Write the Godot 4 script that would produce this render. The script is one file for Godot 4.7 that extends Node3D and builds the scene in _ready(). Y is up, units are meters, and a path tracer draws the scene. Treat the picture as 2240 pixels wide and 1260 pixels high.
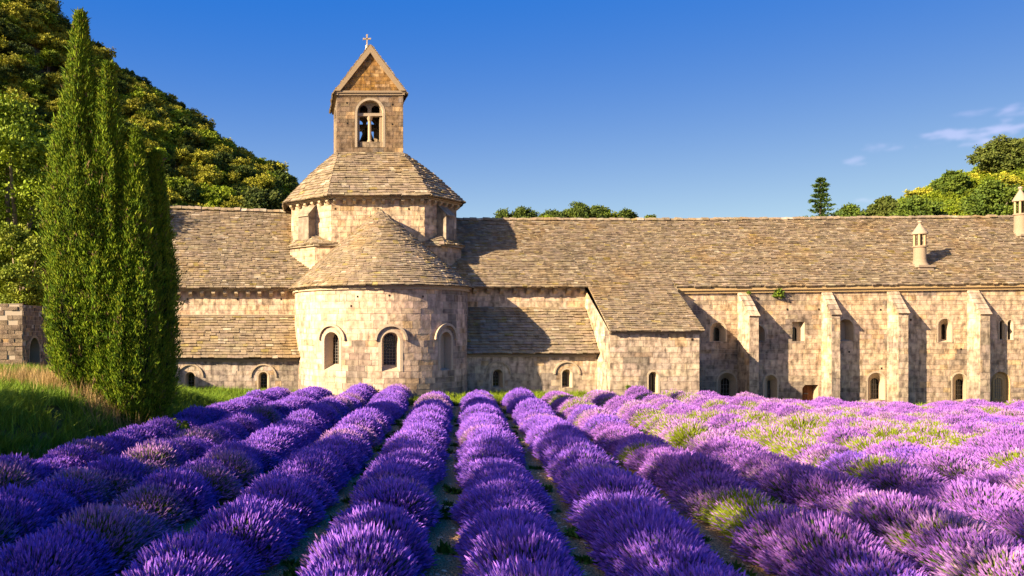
extends Node3D
# An old stone abbey behind a lavender field, early evening light. y up, metres.

const CAM_Y := 4.04
const CAM_Z := 36.0
const FOC := 1620.0   # focal length in pixels of a 2240 x 1260 picture
const RX := 0.2222    # lavender rows: sideways metres per metre of depth

var rng := RandomNumberGenerator.new()
var nz := FastNoiseLite.new()
var nz2 := FastNoiseLite.new()
var used := {}
var M := {}


# ------------------------------------------------------------------ mesh builder
class MB:
	var v := PackedVector3Array()
	var n := PackedVector3Array()
	var c := PackedColorArray()

	# corners counter-clockwise as seen from the front
	func tri(a: Vector3, b: Vector3, d: Vector3, col: Color) -> void:
		var nn := (b - a).cross(d - a).normalized()
		v.append(a); v.append(d); v.append(b)
		n.append(nn); n.append(nn); n.append(nn)
		c.append(col); c.append(col); c.append(col)

	func quad(a: Vector3, b: Vector3, d: Vector3, e: Vector3, col: Color) -> void:
		var nn := (d - a).cross(e - b).normalized()
		v.append(a); v.append(d); v.append(b)
		v.append(a); v.append(e); v.append(d)
		for i in 6:
			n.append(nn); c.append(col)

	func tri_n(a: Vector3, b: Vector3, d: Vector3, na: Vector3, nb: Vector3, nd: Vector3, col: Color) -> void:
		v.append(a); v.append(d); v.append(b)
		n.append(na); n.append(nd); n.append(nb)
		c.append(col); c.append(col); c.append(col)

	func box(o: Vector3, x: Vector3, y: Vector3, z: Vector3, col: Color) -> void:   # o = low corner, right-handed edges
		var p := o + x; var q := o + x + y; var r := o + y
		quad(o + z, p + z, q + z, r + z, col)
		quad(p, o, r, q, col)
		quad(o, o + z, r + z, r, col)
		quad(p + z, p, q, q + z, col)
		quad(r + z, q + z, q, r, col)
		quad(o, p, p + z, o + z, col)

	func cbox(at: Vector3, s: Vector3, col: Color) -> void:   # box centred on at
		box(at - s / 2, Vector3(s.x, 0, 0), Vector3(0, s.y, 0), Vector3(0, 0, s.z), col)

	func tube(pts: PackedVector3Array, radii: PackedFloat32Array, segs: int, col: Color) -> void:
		var rings := []
		for i in pts.size():
			var d := (pts[mini(i + 1, pts.size() - 1)] - pts[maxi(i - 1, 0)]).normalized()
			var s := d.cross(Vector3(0.31, 0.2, 0.93)).normalized()
			var t := d.cross(s)
			var ring := PackedVector3Array()
			for k in segs:
				var a := TAU * k / segs
				ring.append(s * cos(a) + t * sin(a))
			rings.append(ring)
		for i in pts.size() - 1:
			for k in segs:
				var k2 := (k + 1) % segs
				var a0: Vector3 = rings[i][k]; var a1: Vector3 = rings[i][k2]
				var b0: Vector3 = rings[i + 1][k]; var b1: Vector3 = rings[i + 1][k2]
				var p0 := pts[i] + a0 * radii[i]; var p1 := pts[i] + a1 * radii[i]
				var q0 := pts[i + 1] + b0 * radii[i + 1]; var q1 := pts[i + 1] + b1 * radii[i + 1]
				tri_n(p0, p1, q1, a0, a1, b1, col)
				tri_n(p0, q1, q0, a0, b1, b0, col)

	func lathe(at: Vector3, prof: PackedVector2Array, segs: int, col: Color) -> void:   # profile (radius, height), upwards
		for i in prof.size() - 1:
			var a := prof[i]; var b := prof[i + 1]
			var sl := Vector2(b.y - a.y, a.x - b.x).normalized()
			for k in segs:
				var t0 := TAU * k / segs; var t1 := TAU * (k + 1) / segs
				var d0 := Vector3(sin(t0), 0, cos(t0)); var d1 := Vector3(sin(t1), 0, cos(t1))
				var n0 := d0 * sl.x + Vector3(0, sl.y, 0); var n1 := d1 * sl.x + Vector3(0, sl.y, 0)
				var p0 := at + d0 * a.x + Vector3(0, a.y, 0); var p1 := at + d1 * a.x + Vector3(0, a.y, 0)
				var q0 := at + d0 * b.x + Vector3(0, b.y, 0); var q1 := at + d1 * b.x + Vector3(0, b.y, 0)
				if a.x > 0.0001:
					tri_n(p0, p1, q1, n0, n1, n1, col)
				if b.x > 0.0001:
					tri_n(p0, q1, q0, n0, n1, n0, col)

	func mesh(m: Material) -> ArrayMesh:
		var am := ArrayMesh.new()
		if v.is_empty():
			return am
		var arr := []
		arr.resize(Mesh.ARRAY_MAX)
		arr[Mesh.ARRAY_VERTEX] = v
		arr[Mesh.ARRAY_NORMAL] = n
		arr[Mesh.ARRAY_COLOR] = c
		am.add_surface_from_arrays(Mesh.PRIMITIVE_TRIANGLES, arr)
		am.surface_set_material(0, m)
		return am


# ------------------------------------------------------------------ nodes and names
func numbered(called: String) -> String:
	var k: int = used.get(called, 0)
	used[called] = k + 1
	return called if k == 0 else "%s_%03d" % [called, k]

func tag(o: Node3D, label := "", category := "", group := "", kind := "") -> Node3D:
	if label: o.set_meta("label", label)
	if category: o.set_meta("category", category)
	if group: o.set_meta("group", group)
	if kind: o.set_meta("kind", kind)
	return o

func thing(called: String, label: String, category: String, at := Vector3.ZERO, group := "") -> Node3D:
	var o := Node3D.new()
	o.name = numbered(called)
	add_child(o)
	o.position = at
	tag(o, label, category, group)
	return o

func part(called: String, mb: MB, m: Material, parent: Node3D, kind := "") -> MeshInstance3D:
	return put_mesh(called, mb.mesh(m), parent, kind)

func put_mesh(called: String, am: Mesh, parent: Node3D, kind := "") -> MeshInstance3D:
	var o := MeshInstance3D.new()
	if parent == self:
		o.name = numbered(called)
	else:
		var counts: Dictionary = parent.get_meta("_n", {})
		var k: int = counts.get(called, 0)
		counts[called] = k + 1
		parent.set_meta("_n", counts)
		o.name = called if k == 0 else "%s_%03d" % [called, k]
	o.mesh = am
	parent.add_child(o, true)
	if kind: o.set_meta("kind", kind)
	return o

func group_part(called: String, parent: Node3D) -> Node3D:
	var o := Node3D.new()
	var counts: Dictionary = parent.get_meta("_n", {})
	var k: int = counts.get(called, 0)
	counts[called] = k + 1
	parent.set_meta("_n", counts)
	o.name = called if k == 0 else "%s_%03d" % [called, k]
	parent.add_child(o, true)
	return o

func rr(a: float, b: float) -> float:
	return rng.randf_range(a, b)

func at(px: float, py: float, z: float) -> Vector3:   # measured on the photograph: the point at depth plane z
	var d := CAM_Z - z
	return Vector3((px - 650.0) / FOC * d, CAM_Y + (708.0 - py) / FOC * d, z)

func ss(a: float, b: float, x: float) -> float:
	return smoothstep(a, b, x)


# ------------------------------------------------------------------ materials
func noise_tex(freq: float, seed_: int, lo: Color, hi: Color, oct := 5, size := 512, mid = null) -> NoiseTexture2D:
	var f := FastNoiseLite.new()
	f.noise_type = FastNoiseLite.TYPE_SIMPLEX_SMOOTH
	f.frequency = freq
	f.fractal_octaves = oct
	f.seed = seed_
	var t := NoiseTexture2D.new()
	t.width = size
	t.height = size
	t.seamless = true
	t.noise = f
	var g := Gradient.new()
	g.set_color(0, lo)
	g.set_color(1, hi)
	g.set_offset(0, 0.12)
	g.set_offset(1, 0.88)
	if mid != null:
		g.add_point(0.5, mid)
	t.color_ramp = g
	return t

func grey(x: float) -> Color:
	return Color(x, x, x)

func mat(called: String, rough := 0.95) -> StandardMaterial3D:
	var m := StandardMaterial3D.new()
	m.resource_name = called
	m.vertex_color_use_as_albedo = true
	m.roughness = rough
	m.metallic_specular = 0.25
	M[called] = m
	return m

func materials() -> void:
	var blotch := noise_tex(0.014, 3, Color(0.68, 0.67, 0.67), Color(1.0, 0.99, 0.97), 6, 512, Color(0.91, 0.90, 0.89))
	var speck := noise_tex(0.06, 7, Color(0.62, 0.6, 0.58), Color(1.0, 1.0, 1.0), 4, 512, Color(0.93, 0.92, 0.9))
	var relief := noise_tex(0.05, 11, grey(0.0), grey(1.0), 6)
	var streak := noise_tex(0.02, 19, Color(0.72, 0.71, 0.70), Color(1, 1, 1), 4, 512, Color(0.96, 0.955, 0.95))
	for spec in [["stone", 0.9, 0.35], ["rubble", 0.9, 0.8], ["lauze", 0.9, 1.4]]:
		var m := mat(spec[0])
		m.albedo_texture = speck if spec[0] != "stone" else blotch
		m.uv1_triplanar = true
		m.uv1_world_triplanar = true
		m.uv1_scale = Vector3.ONE * spec[2]
		m.heightmap_enabled = true
		m.heightmap_texture = relief
		m.heightmap_scale = 0.5 if spec[0] == "stone" else 0.9
		m.detail_enabled = true
		m.detail_blend_mode = BaseMaterial3D.BLEND_MODE_MUL
		m.detail_albedo = streak if spec[0] == "stone" else blotch
		m.detail_uv_layer = BaseMaterial3D.DETAIL_UV_2
		m.uv2_triplanar = true
		m.uv2_world_triplanar = true
		m.uv2_scale = Vector3(0.3, 0.1, 0.3) if spec[0] == "stone" else Vector3.ONE * 0.33
	var s2 := mat("smooth_stone")
	s2.albedo_texture = speck
	s2.uv1_triplanar = true
	s2.uv1_world_triplanar = true
	s2.uv1_scale = Vector3.ONE * 1.1
	s2.heightmap_enabled = true
	s2.heightmap_texture = relief
	s2.heightmap_scale = 0.3
	mat("mortar", 1.0)
	var soil := mat("soil", 1.0)
	soil.albedo_texture = noise_tex(0.05, 23, Color(0.5, 0.47, 0.44), Color(1, 1, 1), 6, 1024, Color(0.85, 0.83, 0.8))
	soil.uv1_triplanar = true
	soil.uv1_world_triplanar = true
	soil.uv1_scale = Vector3.ONE * 0.55
	soil.heightmap_enabled = true
	soil.heightmap_texture = noise_tex(0.06, 29, grey(0), grey(1), 5)
	soil.heightmap_scale = 4.0
	var leaf := mat("leaf", 0.6)
	leaf.backlight_enabled = true
	leaf.backlight = Color(0.55, 0.55, 0.45)
	leaf.cull_mode = BaseMaterial3D.CULL_DISABLED
	var scale_leaf := mat("scale_leaf", 0.75)
	scale_leaf.backlight_enabled = true
	scale_leaf.backlight = Color(0.25, 0.25, 0.2)
	scale_leaf.cull_mode = BaseMaterial3D.CULL_DISABLED
	var flower := mat("flower", 0.85)
	flower.backlight_enabled = true
	flower.backlight = Color(0.35, 0.35, 0.35)
	flower.cull_mode = BaseMaterial3D.CULL_DISABLED
	mat("bark", 0.95)
	var pane := mat("dark_glass", 0.18)
	pane.vertex_color_use_as_albedo = false
	pane.albedo_color = Color(0.09, 0.085, 0.08)
	pane.metallic_specular = 0.5
	var iron := mat("iron", 0.6)
	iron.vertex_color_use_as_albedo = false
	iron.albedo_color = Color(0.45, 0.43, 0.4)
	var wood := mat("wood", 0.7)
	wood.albedo_texture = noise_tex(0.03, 31, Color(0.6, 0.58, 0.55), Color(1, 1, 1), 4)
	wood.uv1_triplanar = true
	wood.uv1_scale = Vector3(4, 0.5, 4)
	var bronze := mat("bronze", 0.45)
	bronze.vertex_color_use_as_albedo = false
	bronze.albedo_color = Color(0.3, 0.27, 0.2)
	bronze.metallic = 0.8


# ------------------------------------------------------------------ masonry
# a wall face: u to the right and v up as seen from its front, d outwards
func plane_map(o: Vector3, u: Vector3, n: Vector3) -> Dictionary:
	return {"o": o, "u": u.normalized(), "n": n.normalized()}

func mp(m: Dictionary, u: float, v: float, d: float) -> Vector3:
	if m.has("r"):
		var r: float = m.r
		var a := u / r
		return Vector3(m.cx + (r + d) * sin(a), v, m.cz + (r + d) * cos(a))
	var o: Vector3 = m.o
	var uu: Vector3 = m.u
	var nn: Vector3 = m.n
	return o + uu * u + Vector3(0, v, 0) + nn * d

func rect(u0: float, v0: float, u1: float, v1: float) -> PackedVector2Array:
	return PackedVector2Array([Vector2(u0, v0), Vector2(u1, v0), Vector2(u1, v1), Vector2(u0, v1)])

func arch(cx: float, y0: float, w: float, h: float, pointed := 0.0, n := 12) -> PackedVector2Array:
	var p := PackedVector2Array([Vector2(cx - w / 2, y0), Vector2(cx + w / 2, y0)])
	var r := w / 2
	var spring := y0 + h - r * (1.0 + pointed)
	for i in n + 1:
		var a := PI * i / n
		p.append(Vector2(cx + r * cos(a), spring + r * sin(a) * (1.0 + pointed)))
	return p

func stone_colour(p: Vector3, style: String) -> Color:
	var big := nz.get_noise_3d(p.x * 5.0, p.y * 7.0, p.z * 5.0)
	var runs := nz2.get_noise_3d(p.x * 14.0, p.y * 2.2, p.z * 14.0)
	var c := Color(0.50, 0.405, 0.295)
	var dark := 0.0
	match style:
		"apse":
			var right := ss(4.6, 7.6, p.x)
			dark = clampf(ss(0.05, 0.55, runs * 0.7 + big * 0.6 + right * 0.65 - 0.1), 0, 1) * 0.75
			c = Color(0.54, 0.43, 0.32)
			var pink := ss(0.1, 0.5, nz.get_noise_3d(p.x * 9.0 + 40, p.y * 9.0, 3.0)) * ss(1.6, 2.6, p.y) * (1.0 - ss(3.6, 4.4, p.y))
			c = c.lerp(Color(0.50, 0.30, 0.24), pink * 0.5)
		"chapel":
			c = Color(0.45, 0.39, 0.32)
			dark = ss(-0.25, 0.45, runs * 0.6 + big * 0.7) * 0.7
		"wing":
			c = Color(0.50, 0.40, 0.28)
			dark = ss(-0.08, 0.5, runs * 0.5 + big * 0.9) * 0.72
			c = c.lerp(Color(0.50, 0.34, 0.17), ss(0.15, 0.5, nz2.get_noise_3d(p.x * 4.0 + 90, p.y * 4.0, 0)) * 0.5)
		"block":
			c = Color(0.49, 0.41, 0.31)
			dark = ss(-0.06, 0.5, runs * 0.9 + big * 0.4) * 0.68
		"buttress":
			c = Color(0.47, 0.39, 0.29)
			dark = ss(-0.2, 0.5, runs * 0.5 + big * 0.5) * 0.65
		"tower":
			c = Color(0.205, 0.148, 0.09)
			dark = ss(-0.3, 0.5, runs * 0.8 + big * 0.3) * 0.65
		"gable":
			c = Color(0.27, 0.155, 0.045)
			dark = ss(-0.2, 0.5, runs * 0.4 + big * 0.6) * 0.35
		"octagon":
			c = Color(0.53, 0.42, 0.29)
			dark = ss(0.0, 0.6, runs * 0.4 + big * 0.9 + 0.1) * 0.55
		"transept":
			c = Color(0.53, 0.43, 0.31)
			dark = ss(0.1, 0.6, runs * 0.8 + big * 0.5) * 0.55
		"rubble":
			c = Color(0.25, 0.2, 0.145)
			dark = ss(-0.2, 0.6, big) * 0.4
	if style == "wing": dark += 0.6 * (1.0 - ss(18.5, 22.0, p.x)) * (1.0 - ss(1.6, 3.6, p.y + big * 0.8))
	if rng.randf() < 0.14: dark += rr(0.05, 0.2)
	if rng.randf() < 0.09: c = c.lerp(Color(0.52, 0.36, 0.18), 0.6)
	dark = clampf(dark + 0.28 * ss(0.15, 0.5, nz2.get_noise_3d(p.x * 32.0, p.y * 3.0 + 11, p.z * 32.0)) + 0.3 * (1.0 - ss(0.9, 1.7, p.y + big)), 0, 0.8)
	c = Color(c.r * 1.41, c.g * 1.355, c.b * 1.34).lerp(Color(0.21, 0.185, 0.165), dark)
	var j := 1.0 + rng.randfn(0.0, 0.05)
	return Color(c.r * j, c.g * j * rr(0.97, 1.02), c.b * j * rr(0.93, 1.04))

func poly_face(mb: MB, m: Dictionary, poly: PackedVector2Array, d: float, col: Color) -> void:
	if poly.size() == 4:
		mb.quad(mp(m, poly[0].x, poly[0].y, d), mp(m, poly[1].x, poly[1].y, d), mp(m, poly[2].x, poly[2].y, d), mp(m, poly[3].x, poly[3].y, d), col)
		return
	var idx := Geometry2D.triangulate_polygon(poly)
	for i in range(0, idx.size(), 3):
		var a := poly[idx[i]]; var b := poly[idx[i + 1]]; var e := poly[idx[i + 2]]
		if (b - a).cross(e - a) < 0:
			var t := b; b = e; e = t
		mb.tri(mp(m, a.x, a.y, d), mp(m, b.x, b.y, d), mp(m, e.x, e.y, d), col)

# one wall: mortar sheet (the part itself), its stones single where wanted and joined beyond
func wall(owner_: Node3D, called: String, m: Dictionary, outline: PackedVector2Array, holes: Array, style: String, course := 0.27, length := 0.52, single := 0, proud := 0.008) -> MeshInstance3D:
	var back := MB.new()
	var mass := MB.new()
	var singles := []
	var lo := outline[0]; var hi := outline[0]
	for p in outline:
		lo = lo.min(p); hi = hi.max(p)
	var boxes := []
	for h in holes:
		var a: Vector2 = h[0]; var b: Vector2 = h[0]
		for p in h:
			a = a.min(p); b = b.max(p)
		boxes.append(Rect2(a, b - a).grow(0.02))
	var mortar := Color(0.40, 0.33, 0.25)
	var plain_box := outline.size() == 4 and is_equal_approx(outline[0].y, outline[1].y) and is_equal_approx(outline[0].x, outline[3].x) and is_equal_approx(outline[2].x, outline[1].x) and is_equal_approx(outline[2].y, outline[3].y)
	var v := lo.y
	while v < hi.y - 0.01:
		var ch := course * rr(0.78, 1.25)
		if hi.y - v - ch < course * 0.5:
			ch = hi.y - v
		var u := lo.x - rr(0, length)
		while u < hi.x:
			var ln := length * rr(0.55, 1.5)
			var cell := rect(maxf(u, lo.x), v, minf(u + ln, hi.x), v + ch)
			u += ln
			if cell[1].x - cell[0].x < 0.02:
				continue
			var pieces := [cell]
			if not plain_box:
				pieces = Geometry2D.intersect_polygons(cell, outline)
			var r := Rect2(cell[0], cell[2] - cell[0])
			for i in holes.size():
				var bx: Rect2 = boxes[i]
				if bx.intersects(r):
					var next := []
					for p in pieces:
						for q in Geometry2D.clip_polygons(p, holes[i]):
							if not Geometry2D.is_polygon_clockwise(q):
								next.append(q)
					pieces = next
			for p0 in pieces:
				var p: PackedVector2Array = p0
				if Geometry2D.is_polygon_clockwise(p):
					p.reverse()
				poly_face(back, m, p, -0.014, mortar)
				for q0 in Geometry2D.offset_polygon(p, -rr(0.004, 0.01)):
					var q: PackedVector2Array = q0
					if q.size() < 3 or Geometry2D.is_polygon_clockwise(q):
						continue
					var mid := Vector2.ZERO
					for k in q: mid += k
					mid /= q.size()
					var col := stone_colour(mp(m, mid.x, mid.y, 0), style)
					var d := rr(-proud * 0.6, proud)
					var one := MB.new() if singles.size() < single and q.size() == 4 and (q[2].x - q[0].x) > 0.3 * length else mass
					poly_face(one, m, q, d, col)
					for k in q.size():
						var a := q[k]; var b := q[(k + 1) % q.size()]
						one.quad(mp(m, a.x, a.y, -0.03), mp(m, b.x, b.y, -0.03), mp(m, b.x, b.y, d), mp(m, a.x, a.y, d), col)
					if one != mass:
						singles.append(one)
		v += ch
	var w := part(called, back, M.mortar, owner_)
	var sm: Material = M.rubble if style == "rubble" else M.stone
	for s in singles:
		part("stone", s, sm, w)
	if mass.v.size():
		part("masonry", mass, sm, w, "stuff")
	return w

# an opening: dressed surround, splayed reveal, dark pane with a lattice
func window(owner_: Node3D, m: Dictionary, cx: float, y0: float, w: float, h: float, o := {}) -> PackedVector2Array:
	var depth: float = o.get("depth", 0.45)
	var ring: float = o.get("ring", 0.1)
	var iw: float = o.get("iw", w * 0.5)
	var ih: float = o.get("ih", h * 0.72)
	var ioff: float = o.get("off", 0.0)
	var pt: float = o.get("pointed", 0.0)
	var sill: float = o.get("sill", (h - ih) * 0.55)
	var outer := arch(cx, y0, w, h, pt)
	var inner := arch(cx + ioff, y0 + sill, iw, ih, pt)
	var tone := Color(0.56, 0.45, 0.32)
	if o.has("tone"): tone = o.tone
	var n := group_part(o.get("called", "window"), owner_)
	var big := outer
	if ring > 0.0:
		big = arch(cx, y0, w + 2 * ring, h + ring, pt)
		var mb := MB.new()
		for i in range(1, outer.size() - 1):   # arch stones, split by fine joints
			var a := outer[i]; var b := outer[i + 1]; var c := big[i + 1]; var d := big[i]
			var t := tone * rr(0.9, 1.08)
			mb.quad(mp(m, a.x, a.y, 0.012), mp(m, d.x, d.y, 0.012), mp(m, c.x, c.y, 0.012), mp(m, b.x, b.y, 0.012), t)
			mb.quad(mp(m, d.x, d.y, 0.012), mp(m, d.x, d.y, -0.03), mp(m, c.x, c.y, -0.03), mp(m, c.x, c.y, 0.012), t)
		var a0 := outer[0]; var b0 := outer[outer.size() - 1]; var c0 := big[big.size() - 1]; var d0 := big[0]
		mb.quad(mp(m, d0.x, d0.y, 0.012), mp(m, a0.x, a0.y, 0.012), mp(m, b0.x, b0.y, 0.012), mp(m, c0.x, c0.y, 0.012), tone)
		part("surround", mb, M.smooth_stone, n)
	var rv := MB.new()
	for i in outer.size():
		var j := (i + 1) % outer.size()
		var a := outer[i]; var b := outer[j]; var c := inner[j]; var d := inner[i]
		rv.quad(mp(m, a.x, a.y, 0.012), mp(m, b.x, b.y, 0.012), mp(m, c.x, c.y, -depth), mp(m, d.x, d.y, -depth), tone)
	part("reveal", rv, M.smooth_stone, n)
	var pn := MB.new()
	if o.get("dark", false):
		poly_face(pn, m, inner, -depth - 0.01, Color(0.012, 0.01, 0.008))
		part("shadowed_passage", pn, M.mortar, n)
	elif o.get("blind", false):
		poly_face(pn, m, inner, -depth - 0.01, tone * 0.9)
		part("infill", pn, M.smooth_stone, n)
	else:
		poly_face(pn, m, inner, -depth - 0.03, Color.WHITE)
		part("pane", pn, M.dark_glass, n)
		var cols: int = o.get("cols", 2)
		var rows: int = o.get("rows", 5)
		var g := MB.new()
		for k in range(1, cols):
			var u := cx + ioff - iw / 2 + iw * k / cols
			var rr_ := iw / 2
			var dx := absf(u - cx - ioff)
			var top := y0 + sill + ih - rr_ + sqrt(maxf(0, rr_ * rr_ - dx * dx))
			g.box(mp(m, u - 0.008, y0 + sill, -depth - 0.02), mp(m, u + 0.008, 0, 0) - mp(m, u - 0.008, 0, 0), Vector3(0, top - y0 - sill, 0), (mp(m, u, 0, 0.016) - mp(m, u, 0, 0)), Color.WHITE)
		for k in range(1, rows):
			var y := y0 + sill + (ih - iw * 0.3) * k / rows
			g.box(mp(m, cx + ioff - iw / 2 + 0.01, y, -depth - 0.018), mp(m, cx + ioff + iw / 2 - 0.01, 0, 0) - mp(m, cx + ioff - iw / 2 + 0.01, 0, 0), Vector3(0, 0.016, 0), (mp(m, cx + ioff, 0, 0.016) - mp(m, cx + ioff, 0, 0)), Color.WHITE)
		if cols > 1 or rows > 1:
			part("window_grille", g, M.iron, n)
	if o.has("hood"):
		var r1: float = o.hood
		var hy: float = y0 + h - w / 2 + o.get("hood_dy", 0.0)
		var hb := MB.new()
		var th: float = o.get("hood_t", 0.1)
		var hd: float = o.get("hood_d", 0.11)
		var segs := 20
		for i in segs:
			var t0 := PI * i / segs; var t1 := PI * (i + 1) / segs
			var pa := Vector2(cos(t0), sin(t0)); var pb := Vector2(cos(t1), sin(t1))
			var cc := Vector2(cx, hy)
			var i0 := cc + pa * (r1 - th); var i1 := cc + pb * (r1 - th)
			var o0 := cc + pa * r1; var o1 := cc + pb * r1
			var col := tone * rr(0.85, 1.02)
			hb.quad(mp(m, i0.x, i0.y, hd), mp(m, o0.x, o0.y, hd), mp(m, o1.x, o1.y, hd), mp(m, i1.x, i1.y, hd), col)
			hb.quad(mp(m, o0.x, o0.y, hd), mp(m, o0.x, o0.y, -0.01), mp(m, o1.x, o1.y, -0.01), mp(m, o1.x, o1.y, hd), col)
			hb.quad(mp(m, i0.x, i0.y, -0.01), mp(m, i0.x, i0.y, hd), mp(m, i1.x, i1.y, hd), mp(m, i1.x, i1.y, -0.01), col)
			if i == 0:
				hb.quad(mp(m, i0.x, i0.y, -0.01), mp(m, o0.x, o0.y, -0.01), mp(m, o0.x, o0.y, hd), mp(m, i0.x, i0.y, hd), col)
			if i == segs - 1:
				hb.quad(mp(m, o1.x, o1.y, -0.01), mp(m, i1.x, i1.y, -0.01), mp(m, i1.x, i1.y, hd), mp(m, o1.x, o1.y, hd), col)
		part("hood_mould", hb, M.smooth_stone, n)
	return big


# ------------------------------------------------------------------ stone-slab roofs
# a patch with corners eave left, eave right, ridge right, ridge left; or a cone
func rp(m: Dictionary, u: float, v: float, d: float) -> Vector3:
	if m.has("apex"):
		var a: float = lerpf(m.a0, m.a1, u)
		var apex: Vector3 = m.apex
		var r: float = m.r * (1.0 - v)
		var y: float = lerpf(m.y, apex.y, v)
		var sl := Vector2(apex.y - float(m.y), float(m.r)).normalized()
		return Vector3(apex.x + sin(a) * (r + d * sl.x), y + d * sl.y, apex.z + cos(a) * (r + d * sl.x))
	var c: Array = m.c
	var e: Vector3 = (c[0] as Vector3).lerp(c[1], u)
	var t: Vector3 = (c[3] as Vector3).lerp(c[2], u)
	return e.lerp(t, v) + (m.n as Vector3) * d

func patch(a: Vector3, b: Vector3, c: Vector3, d: Vector3) -> Dictionary:
	return {"c": [a, b, c, d], "n": (c - a).cross(d - b).normalized()}

func tile_colour(p: Vector3) -> Color:
	var big := nz.get_noise_3d(p.x * 6.0, p.y * 6.0 + 70, p.z * 6.0)
	var small := nz2.get_noise_3d(p.x * 22.0, p.y * 22.0, p.z * 22.0 + 33)
	var c := Color(0.42, 0.34, 0.24)
	c = c.lerp(Color(0.42, 0.285, 0.12), ss(0.05, 0.6, big + small * 0.3) * 0.5)
	c = c.lerp(Color(0.24, 0.21, 0.165), ss(0.0, 0.6, -big * 0.8 + small * 0.25) * 0.45)
	var j := clampf(1.0 + rng.randfn(0.0, 0.075), 0.7, 1.35)
	if rng.randf() < 0.06:
		c = c.lerp(Color(0.62, 0.55, 0.42), 0.7)
	elif rng.randf() < 0.025:
		c = c.lerp(Color(0.5, 0.40, 0.08), 0.5)
	return Color(c.r * j, c.g * j * rr(0.97, 1.03), c.b * j * rr(0.9, 1.08))

func roof(owner_: Node3D, called: String, m: Dictionary, expo := 0.16, w0 := 0.18, w1 := 0.38, single := 0, thick := 0.072) -> MeshInstance3D:
	var under := MB.new()
	var mass := MB.new()
	var singles := []
	var slope_len := rp(m, 0.5, 0, 0).distance_to(rp(m, 0.5, 1, 0))
	var nu := 24 if m.has("apex") else 1
	for k in nu:
		under.quad(rp(m, float(k) / nu, 0, -0.03), rp(m, float(k + 1) / nu, 0, -0.03), rp(m, float(k + 1) / nu, 1, -0.03), rp(m, float(k) / nu, 1, -0.03), Color(0.2, 0.17, 0.13))
	var rows := int(round(slope_len / expo))
	for r in rows:
		var v0 := float(r) / rows
		var e := 1.0 / rows
		var row_len := 0.0
		if m.has("apex"):
			row_len = float(m.r) * (1.0 - v0) * (float(m.a1) - float(m.a0))
		else:
			row_len = rp(m, 0, v0, 0).distance_to(rp(m, 1, v0, 0))
		var u := -rr(0, 0.3)
		var lift := rr(-0.008, 0.012)
		while u < row_len:
			var w := rr(w0, w1)
			if rng.randf() < 0.12:
				w *= 1.4
			var ua := maxf(u, 0.0) / row_len
			var ub := minf(u + w - 0.008, row_len) / row_len
			u += w
			if (ub - ua) * row_len < 0.03:
				continue
			var mid := rp(m, (ua + ub) / 2, v0, 0)
			var wob := nz2.get_noise_3d(mid.x * 30.0, mid.y * 12.0, mid.z * 30.0) * 0.3 * e
			var va := maxf(0.0, v0 + wob + rr(-0.06, 0.06) * e) if r > 0 else v0 - rr(0.0, 0.35) * e
			var tl := va + rr(-0.05, 0.05) * e
			var tr := va + rr(-0.05, 0.05) * e
			var vb := minf(1.0, v0 + 1.45 * e)
			var t := thick * rr(0.65, 1.35) + lift
			var t2 := t + rr(-0.012, 0.012)
			var col := tile_colour(mid)
			var a := rp(m, ua, tl, t); var b := rp(m, ub, tr, t2)
			var c := rp(m, ub, vb, 0.012); var d := rp(m, ua, vb, 0.012)
			var a2 := rp(m, ua, tl, 0.0); var b2 := rp(m, ub, tr, 0.0)
			var one := MB.new() if singles.size() < single and (ub - ua) * row_len > 0.24 else mass
			one.quad(a, b, c, d, col)
			one.quad(a2, b2, b, a, col)
			one.tri(a2, a, d, col)
			one.tri(b, b2, c, col)
			if one != mass:
				singles.append(one)
	var o := part(called, under, M.lauze, owner_)
	for s in singles:
		part("roof_tile", s, M.lauze, o)
	part("roof_tiling", mass, M.lauze, o, "stuff")
	return o

func ridge(owner_: Node3D, a: Vector3, b: Vector3, r := 0.17) -> void:
	var n := int(a.distance_to(b) / 0.36)
	var dir := (b - a).normalized()
	var side := dir.cross(Vector3.UP).normalized()
	var up := side.cross(dir)
	for k in n:
		var p := a.lerp(b, float(k) / n) + Vector3(0, rr(-0.025, 0.025), 0)
		var q := a.lerp(b, (k + 0.96) / n) + Vector3(0, rr(-0.025, 0.025), 0)
		var mb := MB.new()
		var col := tile_colour(p) * 1.1
		var rad := r * rr(0.85, 1.15)
		var sg := 6
		for i in sg:
			var t0 := PI * i / sg; var t1 := PI * (i + 1) / sg
			var d0 := side * cos(t0) * rad * 1.2 + up * sin(t0) * rad; var d1 := side * cos(t1) * rad * 1.2 + up * sin(t1) * rad
			mb.quad(q + d0, p + d0, p + d1, q + d1, col)
			mb.tri(p, p + d1, p + d0, col)
			mb.tri(q, q + d0, q + d1, col)
		part("ridge_stone", mb, M.lauze, owner_)

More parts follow.
